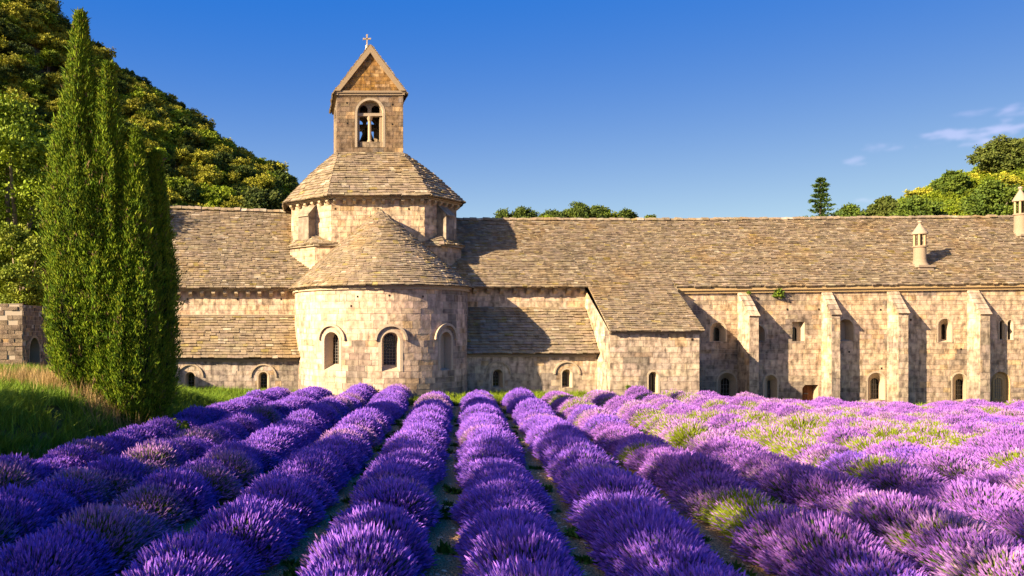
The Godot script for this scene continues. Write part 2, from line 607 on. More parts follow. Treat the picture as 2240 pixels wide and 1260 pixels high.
func corbels(owner_: Node3D, a: Vector3, b: Vector3, out: Vector3, step := 0.58, size := Vector3(0.17, 0.24, 0.26)) -> void:
	var n := int(round(a.distance_to(b) / step))
	var dir := (b - a).normalized()
	for k in n + 1:
		var p := a.lerp(b, (k + 0.0) / n) if n else a
		var mb := MB.new()
		var col := Color(0.53, 0.42, 0.28) * rr(0.85, 1.1)
		var h := size.y; var w := size.x; var d := size.z
		var s := dir * w / 2
		var y := Vector3(0, h, 0)
		# block with a curved underside
		var pr := PackedVector2Array([Vector2(0, 0), Vector2(d * 0.45, h * 0.06), Vector2(d * 0.85, h * 0.45), Vector2(d, h * 0.55), Vector2(d, h)])
		for i in pr.size() - 1:
			var e := out * pr[i].x + Vector3(0, pr[i].y - h, 0); var f := out * pr[i + 1].x + Vector3(0, pr[i + 1].y - h, 0)
			mb.quad(p - s + e, p + s + e, p + s + f, p - s + f, col)
			var base_e := Vector3(0, pr[i].y - h, 0); var base_f := Vector3(0, pr[i + 1].y - h, 0)
			mb.quad(p - s + base_e, p - s + e, p - s + f, p - s + base_f, col)
			mb.quad(p + s + e, p + s + base_e, p + s + base_f, p + s + f, col)
		part("corbel", mb, M.smooth_stone, owner_)

# straight moulding along a to b: height h downwards from a, sticking out by d
func cornice(mb: MB, a: Vector3, b: Vector3, out: Vector3, h: float, d: float, col: Color) -> void:
	var x := b - a
	mb.box(a - Vector3(0, h, 0) - out * 0.05, x, Vector3(0, h * 0.5, 0), out * (d * 0.55 + 0.05), col)
	mb.box(a - Vector3(0, h * 0.5 - 0.002, 0) - out * 0.048, x, Vector3(0, h * 0.5, 0), out * (d + 0.05), col)

func putlog(owner_: Node3D, m: Dictionary, u: float, v: float, s := 0.09) -> void:   # small square scaffold hole
	var mb := MB.new()
	poly_face(mb, m, rect(u - s / 2, v - s / 2, u + s / 2, v + s * 0.7), 0.014, Color(0.02, 0.017, 0.014))
	part("putlog_hole", mb, M.mortar, owner_)


# ------------------------------------------------------------------ the church
func church() -> void:
	var t := thing("abbey_church", "pale stone abbey church with rounded apse, octagonal crossing and square bell tower", "church")
	var tone := Color(0.50, 0.41, 0.30)
	var X1 := Vector3(1, 0, 0)
	var Z1 := Vector3(0, 0, 1)

	# --- apse
	var am := {"r": 4.11, "cx": 4.0, "cz": 0.3}
	var R := 4.11
	var holes := []
	var wy0 := at(0, 812, 4.2).y
	for spec in [[-37.5, 0.18, false], [0.0, 0.0, false], [38.0, 0.0, true]]:
		var u: float = deg_to_rad(spec[0]) * R
		var o := {"ring": 0.13, "depth": 0.5, "iw": 0.58, "ih": 1.36, "sill": 0.26, "hood": 0.70, "hood_dy": 0.04, "cols": 4, "rows": 9, "tone": Color(0.56, 0.45, 0.33)}
		if spec[2]:
			o.blind = true; o.iw = 0.6; o.ih = 1.6; o.sill = 0.08; o.depth = 0.32
		holes.append(window(t, am, u, wy0, 0.78 if not spec[2] else 0.72, 1.68, o))
	var top := 5.72
	wall(t, "apse_wall", am, rect(-PI * 0.53 * R, 0.0, PI * 0.53 * R, top), holes, "apse", 0.27, 0.5, 300)
	for spec in [[-20.0, 5.2], [-1.0, 5.24], [20.0, 5.2], [-24.0, 4.8]]:
		putlog(t, am, deg_to_rad(spec[0]) * R, spec[1], 0.07)
	var cm := MB.new()
	for k in 40:
		var a0 := lerpf(-PI * 0.55, PI * 0.55, k / 40.0); var a1 := lerpf(-PI * 0.55, PI * 0.55, (k + 1) / 40.0)
		for step in [[top - 0.2, top - 0.08, 0.09], [top - 0.08, top + 0.02, 0.19]]:
			var p := func(a: float, y: float, r: float): return Vector3(4.0 + sin(a) * r, y, 0.3 + cos(a) * r)
			var r1: float = R + step[2]
			cm.quad(p.call(a0, step[0], r1), p.call(a1, step[0], r1), p.call(a1, step[1], r1), p.call(a0, step[1], r1), tone)
			cm.quad(p.call(a0, step[0], R - 0.05), p.call(a1, step[0], R - 0.05), p.call(a1, step[0], r1), p.call(a0, step[0], r1), tone)
	part("apse_cornice", cm, M.smooth_stone, t)
	roof(t, "apse_roof", {"apex": Vector3(4.0, at(0, 458, 0.2).y, 0.3), "y": 5.70, "r": 4.40, "a0": -PI * 0.72, "a1": PI * 0.72}, 0.14, 0.16, 0.34, 0, 0.055)
	# saddle that ties the cone to the crossing, with its stone flashing
	var fl := MB.new()
	var apx := Vector3(4.0, at(0, 458, 0.2).y, 0.3)
	for s in [-1.0, 1.0]:
		var foot := Vector3(4.0 + s * 2.35, 6.9, -0.5)
		var tip := Vector3(4.0, apx.y + 0.02, -0.62)
		fl.quad(foot + Vector3(0, 0.02, 0.09), foot + Vector3(0, 0.2, 0.09), tip + Vector3(0, 0.14, 0.09), tip + Vector3(0, -0.1, 0.09), tone * 0.8)
		fl.quad(foot + Vector3(0, 0.2, 0.09), foot + Vector3(0, 0.2, -0.2), tip + Vector3(0, 0.14, -0.2), tip + Vector3(0, 0.14, 0.09), tone * 0.8)
		roof(t, "apse_saddle_roof", patch(foot, Vector3(4.0 + s * 2.4, 6.6, 0.6), apx, tip) if s < 0 else patch(Vector3(4.0 + s * 2.4, 6.6, 0.6), foot, tip, apx), 0.11)
	part("roof_flashing", fl, M.smooth_stone, t)

	# --- transept arms: upper wall with corbels, roof, chapel below
	var zw := 0.0
	var ly := at(0, 640, 0).y
	var wl := plane_map(Vector3(0, 0, zw), X1, Z1)
	wall(t, "transept_wall", wl, rect(-8.0, 3.9, 0.2, ly + 0.12), [], "transept")
	wall(t, "transept_wall", wl, rect(7.8, 4.2, 14.0, at(0, 634, 0).y + 0.12), [], "transept")
	corbels(t, Vector3(-7.4, ly + 0.06, zw), Vector3(-0.15, ly + 0.06, zw), Z1, 0.575)
	corbels(t, Vector3(8.6, at(0, 634, 0).y + 0.06, zw), Vector3(13.8, at(0, 634, 0).y + 0.06, zw), Z1, 0.64)
	var co := MB.new()
	cornice(co, Vector3(-8.0, ly + 0.2, zw), Vector3(0.3, ly + 0.2, zw), Z1, 0.14, 0.3, tone)
	cornice(co, Vector3(7.8, at(0, 634, 0).y + 0.2, zw), Vector3(13.95, at(0, 634, 0).y + 0.2, zw), Z1, 0.14, 0.3, tone)
	part("eaves_cornice", co, M.smooth_stone, t)
	for px in [410.0, 520.0, 615.0]:
		putlog(t, wl, at(px, 0, 0).x, at(0, 655, 0).y, 0.08)
	var el := ly + 0.2
	var rl_a := Vector3(-8.2, at(0, 455, -5.1).y, -5.1); var rl_b := Vector3(1.2, at(0, 468, -5.1).y, -5.1)
	roof(t, "transept_roof", patch(Vector3(-8.2, el, 0.42), Vector3(1.2, el, 0.42), rl_b, rl_a), 0.16)
	ridge(t, rl_a, rl_b)
	var er := at(0, 628, 0.42).y
	var rr_a := Vector3(7.0, at(0, 482, -5.1).y, -5.1); var rr_b := Vector3(14.0, at(0, 482, -5.1).y, -5.1)
	roof(t, "transept_roof", patch(Vector3(7.0, er, 0.42), Vector3(14.0, er, 0.42), rr_b, rr_a), 0.15, 0.17, 0.36)
	ridge(t, rr_a, rr_b, 0.15)
	var zc := 1.45
	var cl := plane_map(Vector3(0, 0, zc), X1, Z1)
	var chapel_hood := {"ring": 0.07, "depth": 0.4, "iw": 0.26, "ih": 0.68, "sill": 0.06, "hood": 0.62, "hood_d": 0.06, "hood_t": 0.07, "cols": 2, "rows": 4}
	var hl := []
	for px in [416.0, 576.0]:
		hl.append(window(t, cl, at(px, 0, zc).x, at(0, 853, zc).y, 0.46, 0.84, chapel_hood))
	wall(t, "chapel_wall", cl, rect(-8.0, 0.0, 0.3, at(0, 790, zc).y), hl, "chapel", 0.24, 0.46)
	var hr := []
	for px in [1089.0, 1240.0]:
		hr.append(window(t, cl, at(px, 0, zc).x, at(0, 848, zc).y, 0.46, 0.86, chapel_hood))
	wall(t, "chapel_wall", cl, rect(7.7, 0.0, 14.0, at(0, 780, zc).y), hr, "block", 0.27, 0.5)
	var cc := MB.new()
	cornice(cc, Vector3(-8.0, at(0, 788, zc).y + 0.06, zc), Vector3(0.3, at(0, 788, zc).y + 0.06, zc), Z1, 0.12, 0.12, tone * 0.8)
	cornice(cc, Vector3(7.7, at(0, 778, zc).y + 0.06, zc), Vector3(13.97, at(0, 778, zc).y + 0.06, zc), Z1, 0.12, 0.12, tone * 0.8)
	part("chapel_cornice", cc, M.smooth_stone, t)
	var e1 := at(0, 783, 1.72).y
	roof(t, "chapel_roof", patch(Vector3(-8.1, e1, 1.72), Vector3(0.55, e1, 1.72), Vector3(0.3, at(0, 691, 0.0).y, 0.02), Vector3(-8.1, at(0, 691, 0.0).y, 0.02)), 0.165, 0.22, 0.44, 150)
	var e2 := at(0, 773, 1.72).y
	roof(t, "chapel_roof", patch(Vector3(7.6, e2, 1.72), Vector3(13.97, e2, 1.72), Vector3(13.97, at(0, 672, 0.0).y, 0.02), Vector3(7.6, at(0, 672, 0.0).y, 0.02)), 0.16, 0.2, 0.42, 150)
	var fm := MB.new()
	cornice(fm, Vector3(-8.0, at(0, 688, 0).y, 0.0), Vector3(0.2, at(0, 688, 0).y, 0.0), Z1, 0.1, 0.08, tone)
	part("roof_fillet", fm, M.smooth_stone, t)

	# rear of the church and the far slopes, so that the building is closed
	var rear := MB.new()
	rear.quad(Vector3(14.0, rl_b.y - 0.25, -5.12), Vector3(-8.2, rl_b.y - 0.25, -5.12), Vector3(-8.2, el, -10.4), Vector3(14.0, el, -10.4), Color(0.3, 0.25, 0.18))
	rear.quad(Vector3(14.0, 0, -10.2), Vector3(-8.0, 0, -10.2), Vector3(-8.0, el, -10.2), Vector3(14.0, el, -10.2), Color(0.45, 0.37, 0.27))
	rear.quad(Vector3(-8.0, 0, -10.2), Vector3(-8.0, 0, 0), Vector3(-8.0, el, 0), Vector3(-8.0, el, -10.2), Color(0.45, 0.37, 0.27))
	rear.tri(Vector3(-8.0, el, -10.2), Vector3(-8.0, el, 0.0), Vector3(-8.0, rl_a.y - 0.1, -5.1), Color(0.45, 0.37, 0.27))
	rear.quad(Vector3(-8.0, 0, 0), Vector3(-8.0, 0, 1.43), Vector3(-8.0, e1, 1.43), Vector3(-8.0, 4.4, 0), Color(0.45, 0.37, 0.27))
	part("rear_wall", rear, M.smooth_stone, t)

	# --- crossing: chamfered square drum
	var zf := -0.6
	var cx := 4.0
	var hw := 4.3
	var ch := 2.0
	var oy := at(0, 436, zf).y
	var pts := []   # going round from the front left, seen from above
	for q in [[-hw + ch, 0.0], [hw - ch, 0.0], [hw, -ch], [hw, -2 * hw + ch], [hw - ch, -2 * hw], [-hw + ch, -2 * hw], [-hw, -2 * hw + ch], [-hw, -ch]]:
		pts.append(Vector3(cx + q[0], 0, zf + q[1]))
	var base_y := 6.2
	for k in 8:
		var a: Vector3 = pts[k]; var b: Vector3 = pts[(k + 1) % 8]
		var d := (b - a).normalized()
		var n := Vector3(-d.z, 0, d.x)
		n = d.cross(Vector3.UP) * -1.0 if d.cross(Vector3.UP).dot(a + b - 2 * Vector3(cx, 0, zf - hw)) < 0 else d.cross(Vector3.UP)
		var w := a.distance_to(b)
		var mm := plane_map(a, d, n)
		wall(t, "drum_wall", mm, rect(0, base_y, w, oy), [], "octagon", 0.28, 0.55)
		if k in [0, 1, 2, 7]:
			corbels(t, a + Vector3(0, oy - 0.02, 0) + d * 0.15, b + Vector3(0, oy - 0.02, 0) - d * 0.15, n, 0.5, Vector3(0.15, 0.2, 0.22))
			var ob := MB.new()
			cornice(ob, a + Vector3(0, oy + 0.12, 0) - d * 0.12, b + Vector3(0, oy + 0.12, 0) + d * 0.12, n, 0.13, 0.27, tone)
			part("drum_cornice", ob, M.smooth_stone, t)
		if k == 0:
			for f in [0.04, 0.5, 0.83]:
				putlog(t, mm, w * f, oy - 0.48, 0.08)
		if k in [1, 7]:   # narrow gabled pier on each diagonal face
			var pc := a.lerp(b, 0.5)
			var pw := 0.36
			var pm := MB.new()
			var y0 := at(0, 520, -1.6).y
			var y1 := at(0, 472, -1.6).y
			var pd := 0.55
			var col := Color(0.33, 0.28, 0.22)
			var s := d * pw
			var o2 := n * pd
			pm.quad(pc - s + o2 + Vector3(0, y0 - 0.3, 0), pc + s + o2 + Vector3(0, y0 - 0.3, 0), pc + s + o2 + Vector3(0, y1, 0), pc - s + o2 + Vector3(0, y1, 0), col)
			pm.quad(pc + s + o2 + Vector3(0, y0 - 0.3, 0), pc + s + Vector3(0, y0 - 0.3, 0), pc + s + Vector3(0, y1 + 0.5, 0), pc + s + o2 + Vector3(0, y1, 0), col)
			pm.quad(pc - s + Vector3(0, y0 - 0.3, 0), pc - s + o2 + Vector3(0, y0 - 0.3, 0), pc - s + o2 + Vector3(0, y1, 0), pc - s + Vector3(0, y1 + 0.5, 0), col)
			var cap := s * 1.12
			var o3 := o2 * 1.12
			pm.quad(pc - cap + o3 + Vector3(0, y1 - 0.02, 0), pc + cap + o3 + Vector3(0, y1 - 0.02, 0), pc + cap + Vector3(0, y1 + 0.56, 0), pc - cap + Vector3(0, y1 + 0.56, 0), Color(0.38, 0.32, 0.24))
			pm.quad(pc - cap + o3 + Vector3(0, y1 - 0.1, 0), pc + cap + o3 + Vector3(0, y1 - 0.1, 0), pc + cap + o3 + Vector3(0, y1 - 0.02, 0), pc - cap + o3 + Vector3(0, y1 - 0.02, 0), Color(0.38, 0.32, 0.24))
			part("drum_pier", pm, M.stone, t)
	# squinch bases below the diagonal faces
	for s in [-1.0, 1.0]:
		var fx: float = cx + s * 4.36
		var yb := at(0, 540, -0.9).y
		var c1 := Vector3(cx + s * 3.12, 0, -0.5)      # where front turns into diagonal
		var c2 := Vector3(fx, 0, -1.75)
		var c0 := Vector3(cx + s * 2.0, 0, -0.5)
		var c3 := Vector3(fx, 0, -3.2)
		var line := [c0, c1, c2, c3]
		var bm := MB.new()
		for i in 3:
			var a: Vector3 = line[i]; var b: Vector3 = line[i + 1]
			if s < 0:
				var tmp := a; a = b; b = tmp
			var d := (b - a).normalized()
			var nn := d.cross(Vector3.UP)
			if nn.dot((a + b) / 2 - Vector3(cx, 0, -4.9)) < 0: nn = -nn
			wall(t, "squinch_wall", plane_map(a, d, nn), rect(0, 5.6, a.distance_to(b), yb), [], "octagon", 0.3, 0.6)
			var out := nn * 0.12
			bm.box(a + Vector3(0, yb, 0) - nn * 0.3 - d * 0.06, b - a + d * 0.12, Vector3(0, 0.09, 0), nn * 0.42, tone * 0.7)
		part("squinch_cornice", bm, M.smooth_stone, t)
		var la := c1 + Vector3(s * 0.1, yb + 0.09, 0.1); var lb := c2 + Vector3(s * 0.1, yb + 0.09, 0.1)
		var ua := Vector3(cx + s * (hw - ch), yb + 0.75, zf + 0.01); var ub := Vector3(cx + s * hw, yb + 0.75, zf - ch)
		var c00 := c0 + Vector3(0, yb + 0.09, 0.1)
		var pk := Vector3((ua.x + ub.x) / 2, yb + 0.8, (ua.z + ub.z) / 2)
		if s < 0:
			roof(t, "squinch_roof", patch(lb, la, pk + Vector3(0.1, 0, 0), pk - Vector3(0.1, 0, 0)), 0.19)
			roof(t, "squinch_roof", patch(la, c00, Vector3(ua.x + 0.05, yb + 0.15, ua.z), pk), 0.19)
			roof(t, "squinch_roof", patch(c3 + Vector3(-0.1, yb + 0.09, 0), lb, pk, Vector3(ub.x, yb + 0.15, ub.z - 0.05)), 0.19)
		else:
			roof(t, "squinch_roof", patch(la, lb, pk + Vector3(0.1, 0, 0), pk - Vector3(0.1, 0, 0)), 0.19)
			roof(t, "squinch_roof", patch(c00, la, pk, Vector3(ua.x - 0.05, yb + 0.15, ua.z)), 0.19)
			roof(t, "squinch_roof", patch(lb, c3 + Vector3(0.1, yb + 0.09, 0), Vector3(ub.x, yb + 0.15, ub.z - 0.05), pk), 0.19)
	# crossing roof, two pitches up to the tower foot
	var tx := 3.85
	var th := 1.75
	var tz := -4.85
	var ty := at(0, 334, tz + th).y
	var ey := oy + 0.12
	var lev := []
	for q in [[0.0, 0.46, 0.0], [0.52, 0.0, 0.50], [1.0, 0.0, 1.0]]:
		var f: float = q[0]
		var ring := []
		for k in 8:
			var p: Vector3 = pts[k]
			var c := Vector3(cx, 0, zf - hw)
			var eave: Vector3 = p + (p - c).normalized() * 0.46
			var sx := signf(p.x - c.x); var sz := signf(p.z - c.z)
			var front := absf(p.z - c.z) > absf(p.x - c.x)
			var top_p := Vector3(tx + sx * th * (0.93 if front else 1.04), 0, tz + sz * th * (1.04 if front else 0.93))
			var w := pow(f, 0.97)
			var r := eave.lerp(top_p, w)
			r.y = lerpf(ey, ty, pow(f, 0.93) + 0.035 * sin(f * PI))
			ring.append(r)
		lev.append(ring)
	for k in 8:
		var k2 := (k + 1) % 8
		for i in 2:
			roof(t, "crossing_roof", patch(lev[i][k], lev[i][k2], lev[i + 1][k2], lev[i + 1][k]), 0.2, 0.22, 0.42, 0, 0.07)
	tower(t, tx, tz, th, ty, tone)


func tower(t: Node3D, tx: float, tz: float, th: float, ty: float, tone: Color) -> void:
	var b := group_part("bell_tower", t)
	var zf := tz + th
	var cy := at(0, 208, zf).y
	var y0 := at(0, 322, zf).y
	var ah := at(0, 219, zf).y - y0
	var aw := 1.36
	var th2 := 0.5
	for k in 4:
		var ang := PI / 2 * k
		var n := Vector3(sin(ang), 0, cos(ang))
		var d := Vector3(cos(ang), 0, -sin(ang))
		var c := Vector3(tx, 0, tz)
		var mm := plane_map(c + n * th, d, n)
		var hole := arch(0, y0, aw, ah)
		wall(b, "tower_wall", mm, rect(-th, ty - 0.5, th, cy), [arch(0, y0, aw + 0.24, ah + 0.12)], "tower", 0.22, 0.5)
		var rev := MB.new()
		var big := arch(0, y0, aw + 0.24, ah + 0.12)
		for i in range(1, hole.size()):
			var j := (i + 1) % hole.size()
			var p := hole[i]; var q := hole[j]
			rev.quad(mp(mm, p.x, p.y, 0.014), mp(mm, q.x, q.y, 0.014), mp(mm, q.x, q.y, -th2), mp(mm, p.x, p.y, -th2), tone)
			rev.quad(mp(mm, p.x, p.y, 0.014), mp(mm, big[i].x, big[i].y, 0.014), mp(mm, big[j].x, big[j].y, 0.014), mp(mm, q.x, q.y, 0.014), tone * rr(0.75, 0.95))
		rev.quad(mp(mm, hole[0].x, y0, 0.014), mp(mm, hole[1].x, y0, 0.014), mp(mm, hole[1].x, y0, -th2), mp(mm, hole[0].x, y0, -th2), tone * 0.7)
		part("belfry_arch", rev, M.smooth_stone, b)
		var inn := plane_map(c + n * (th - th2), -d, -n)
		wall(b, "belfry_inner_wall", inn, rect(-th + th2, ty - 0.5, th - th2, cy), [hole], "tower", 0.5, 0.8)
		# twin light: sill block, column with capital, lintel and pierced head
		var dd := -0.3
		var sb := MB.new()
		sb.box(mp(mm, -aw / 2, y0, dd - 0.12), d * aw, Vector3(0, 0.32, 0), n * 0.3, Color(0.33, 0.26, 0.18))
		part("belfry_sill", sb, M.stone, b)
		var col := MB.new()
		var ly := at(0, 252, zf).y
		col.lathe(mp(mm, 0, y0 + 0.32, dd), PackedVector2Array([Vector2(0.15, 0), Vector2(0.15, 0.07), Vector2(0.1, 0.12), Vector2(0.09, ly - y0 - 0.56), Vector2(0.12, ly - y0 - 0.5), Vector2(0.17, ly - y0 - 0.36), Vector2(0.18, ly - y0 - 0.32)]), 12, Color(0.5, 0.38, 0.25))
		part("belfry_column", col, M.smooth_stone, b)
		var lt := MB.new()
		lt.box(mp(mm, -aw / 2 - 0.05, ly, dd - 0.1), d * (aw + 0.1), Vector3(0, 0.15, 0), n * 0.26, Color(0.42, 0.34, 0.25))
		part("belfry_lintel", lt, M.smooth_stone, b)
		# jambs and pierced head of the inner light
		var head := arch(0, ly + 0.15, aw, y0 + ah - ly - 0.15)
		var pierced := [head]
		for eye in [[-0.32, 0.17], [0.32, 0.17]]:
			var hole2 := arch(eye[0], ly + 0.1, 0.44, 0.5)
			var nx := []
			for p in pierced:
				for q in Geometry2D.clip_polygons(p, hole2):
					if not Geometry2D.is_polygon_clockwise(q): nx.append(q)
			pierced = nx
		var hm := MB.new()
		for p in pierced:
			poly_face(hm, mm, p, dd + 0.02, Color(0.30, 0.24, 0.17))
			poly_face(hm, mm, p, dd - 0.1, Color(0.30, 0.24, 0.17))
		for s in [-1.0, 1.0]:
			hm.box(mp(mm, s * (aw / 2 - 0.07) - 0.08, y0 + 0.32, dd - 0.1), d * 0.16, Vector3(0, ly - y0 - 0.32, 0), n * 0.2, Color(0.36, 0.28, 0.19))
		part("belfry_tracery", hm, M.smooth_stone, b)
		for uv in [[-1.22, cy - 0.42], [1.18, cy - 0.5], [-1.2, cy - 1.5], [1.18, cy - 1.55]]:
			putlog(b, mm, uv[0], uv[1], 0.08)
		var cn := MB.new()
		cornice(cn, mp(mm, -th - 0.1, cy + 0.2, 0), mp(mm, th + 0.1, cy + 0.2, 0), n, 0.22, 0.12, Color(0.34, 0.26, 0.18))
		part("tower_cornice", cn, M.smooth_stone, b)
	# belfry floor and bell
	var fl := MB.new()
	fl.cbox(Vector3(tx, y0 - 0.2, tz), Vector3(th * 2 - 0.1, 0.3, th * 2 - 0.1), Color(0.3, 0.25, 0.2))
	part("belfry_floor", fl, M.smooth_stone, b)
	var bell := MB.new()
	bell.lathe(Vector3(tx, y0 + 0.75, tz), PackedVector2Array([Vector2(0.42, 0), Vector2(0.36, 0.12), Vector2(0.27, 0.35), Vector2(0.22, 0.58), Vector2(0.1, 0.68), Vector2(0, 0.7)]), 20, Color.WHITE)
	part("bell", bell, M.bronze, b)
	var beam := MB.new()
	beam.cbox(Vector3(tx, y0 + 1.55, tz), Vector3(th * 2 - 0.8, 0.2, 0.2), Color(0.16, 0.11, 0.07))
	part("bell_beam", beam, M.wood, b)
	# gables and saddle roof
	var gy := cy + 0.2
	var ay := at(0, 100, zf).y
	for s in [1.0, -1.0]:
		var mm := plane_map(Vector3(tx, 0, tz + s * (th + 0.02)), Vector3(s, 0, 0), Vector3(0, 0, s))
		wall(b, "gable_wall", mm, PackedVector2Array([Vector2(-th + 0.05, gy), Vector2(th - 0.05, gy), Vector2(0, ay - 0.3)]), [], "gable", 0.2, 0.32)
		var rk := MB.new()   # raking copings
		for e in [-1.0, 1.0]:
			var f := mp(mm, e * (th + 0.1), gy - 0.02, 0.16)
			var a := mp(mm, 0, ay, 0.16)
			var inn := Vector3(-e * s * 0.26, -0.02, 0) 
			var f2 := mp(mm, e * (th - 0.16), gy - 0.02, 0.16)
			var a2 := mp(mm, 0, ay - 0.42, 0.16)
			var bk := Vector3(0, 0, -s * 0.4)
			if e < 0:
				rk.quad(f, f2, a2, a, Color(0.36, 0.27, 0.17))
			else:
				rk.quad(f2, f, a, a2, Color(0.36, 0.27, 0.17))
			rk.quad(f2, f2 + bk, a2 + bk, a2, Color(0.36, 0.28, 0.2))
			rk.quad(f, f + bk, a + bk, a, Color(0.5, 0.42, 0.32))
			rk.quad(f, f2, f2 + bk, f + bk, Color(0.36, 0.28, 0.2))
		part("gable_coping", rk, M.smooth_stone, b)
	var z0 := tz - th - 0.16
	var z1 := tz + th + 0.16
	for s in [-1.0, 1.0]:
		var e0 := Vector3(tx + s * (th + 0.2), gy - 0.16, z1); var e1 := Vector3(tx + s * (th + 0.2), gy - 0.16, z0)
		var r0 := Vector3(tx, ay + 0.02, z1); var r1 := Vector3(tx, ay + 0.02, z0)
		if s < 0:
			roof(b, "tower_roof", patch(e1, e0, r0, r1), 0.15, 0.25, 0.5)
		else:
			roof(b, "tower_roof", patch(e0, e1, r1, r0), 0.15, 0.25, 0.5)
	var fin := MB.new()
	fin.lathe(Vector3(tx, ay - 0.2, tz), PackedVector2Array([Vector2(0.34, 0), Vector2(0.22, 0.3), Vector2(0.12, 0.62), Vector2(0.07, 0.8), Vector2(0.1, 0.84), Vector2(0.05, 0.9), Vector2(0, 0.92)]), 10, Color(0.6, 0.55, 0.5))
	part("roof_finial", fin, M.smooth_stone, b)
	var cr := MB.new()
	var cyb := ay + 0.66
	cr.cbox(Vector3(tx, cyb + 0.3, tz), Vector3(0.07, 0.56, 0.07), Color(0.45, 0.36, 0.24))
	cr.cbox(Vector3(tx, cyb + 0.37, tz), Vector3(0.34, 0.07, 0.07), Color(0.45, 0.36, 0.24))
	for p in [Vector3(-0.17, 0.37, 0), Vector3(0.17, 0.37, 0), Vector3(0, 0.57, 0)]:
		cr.cbox(Vector3(tx, cyb, tz) + p, Vector3(0.09, 0.09, 0.08), Color(0.45, 0.36, 0.24))
	part("roof_cross", cr, M.smooth_stone, b)


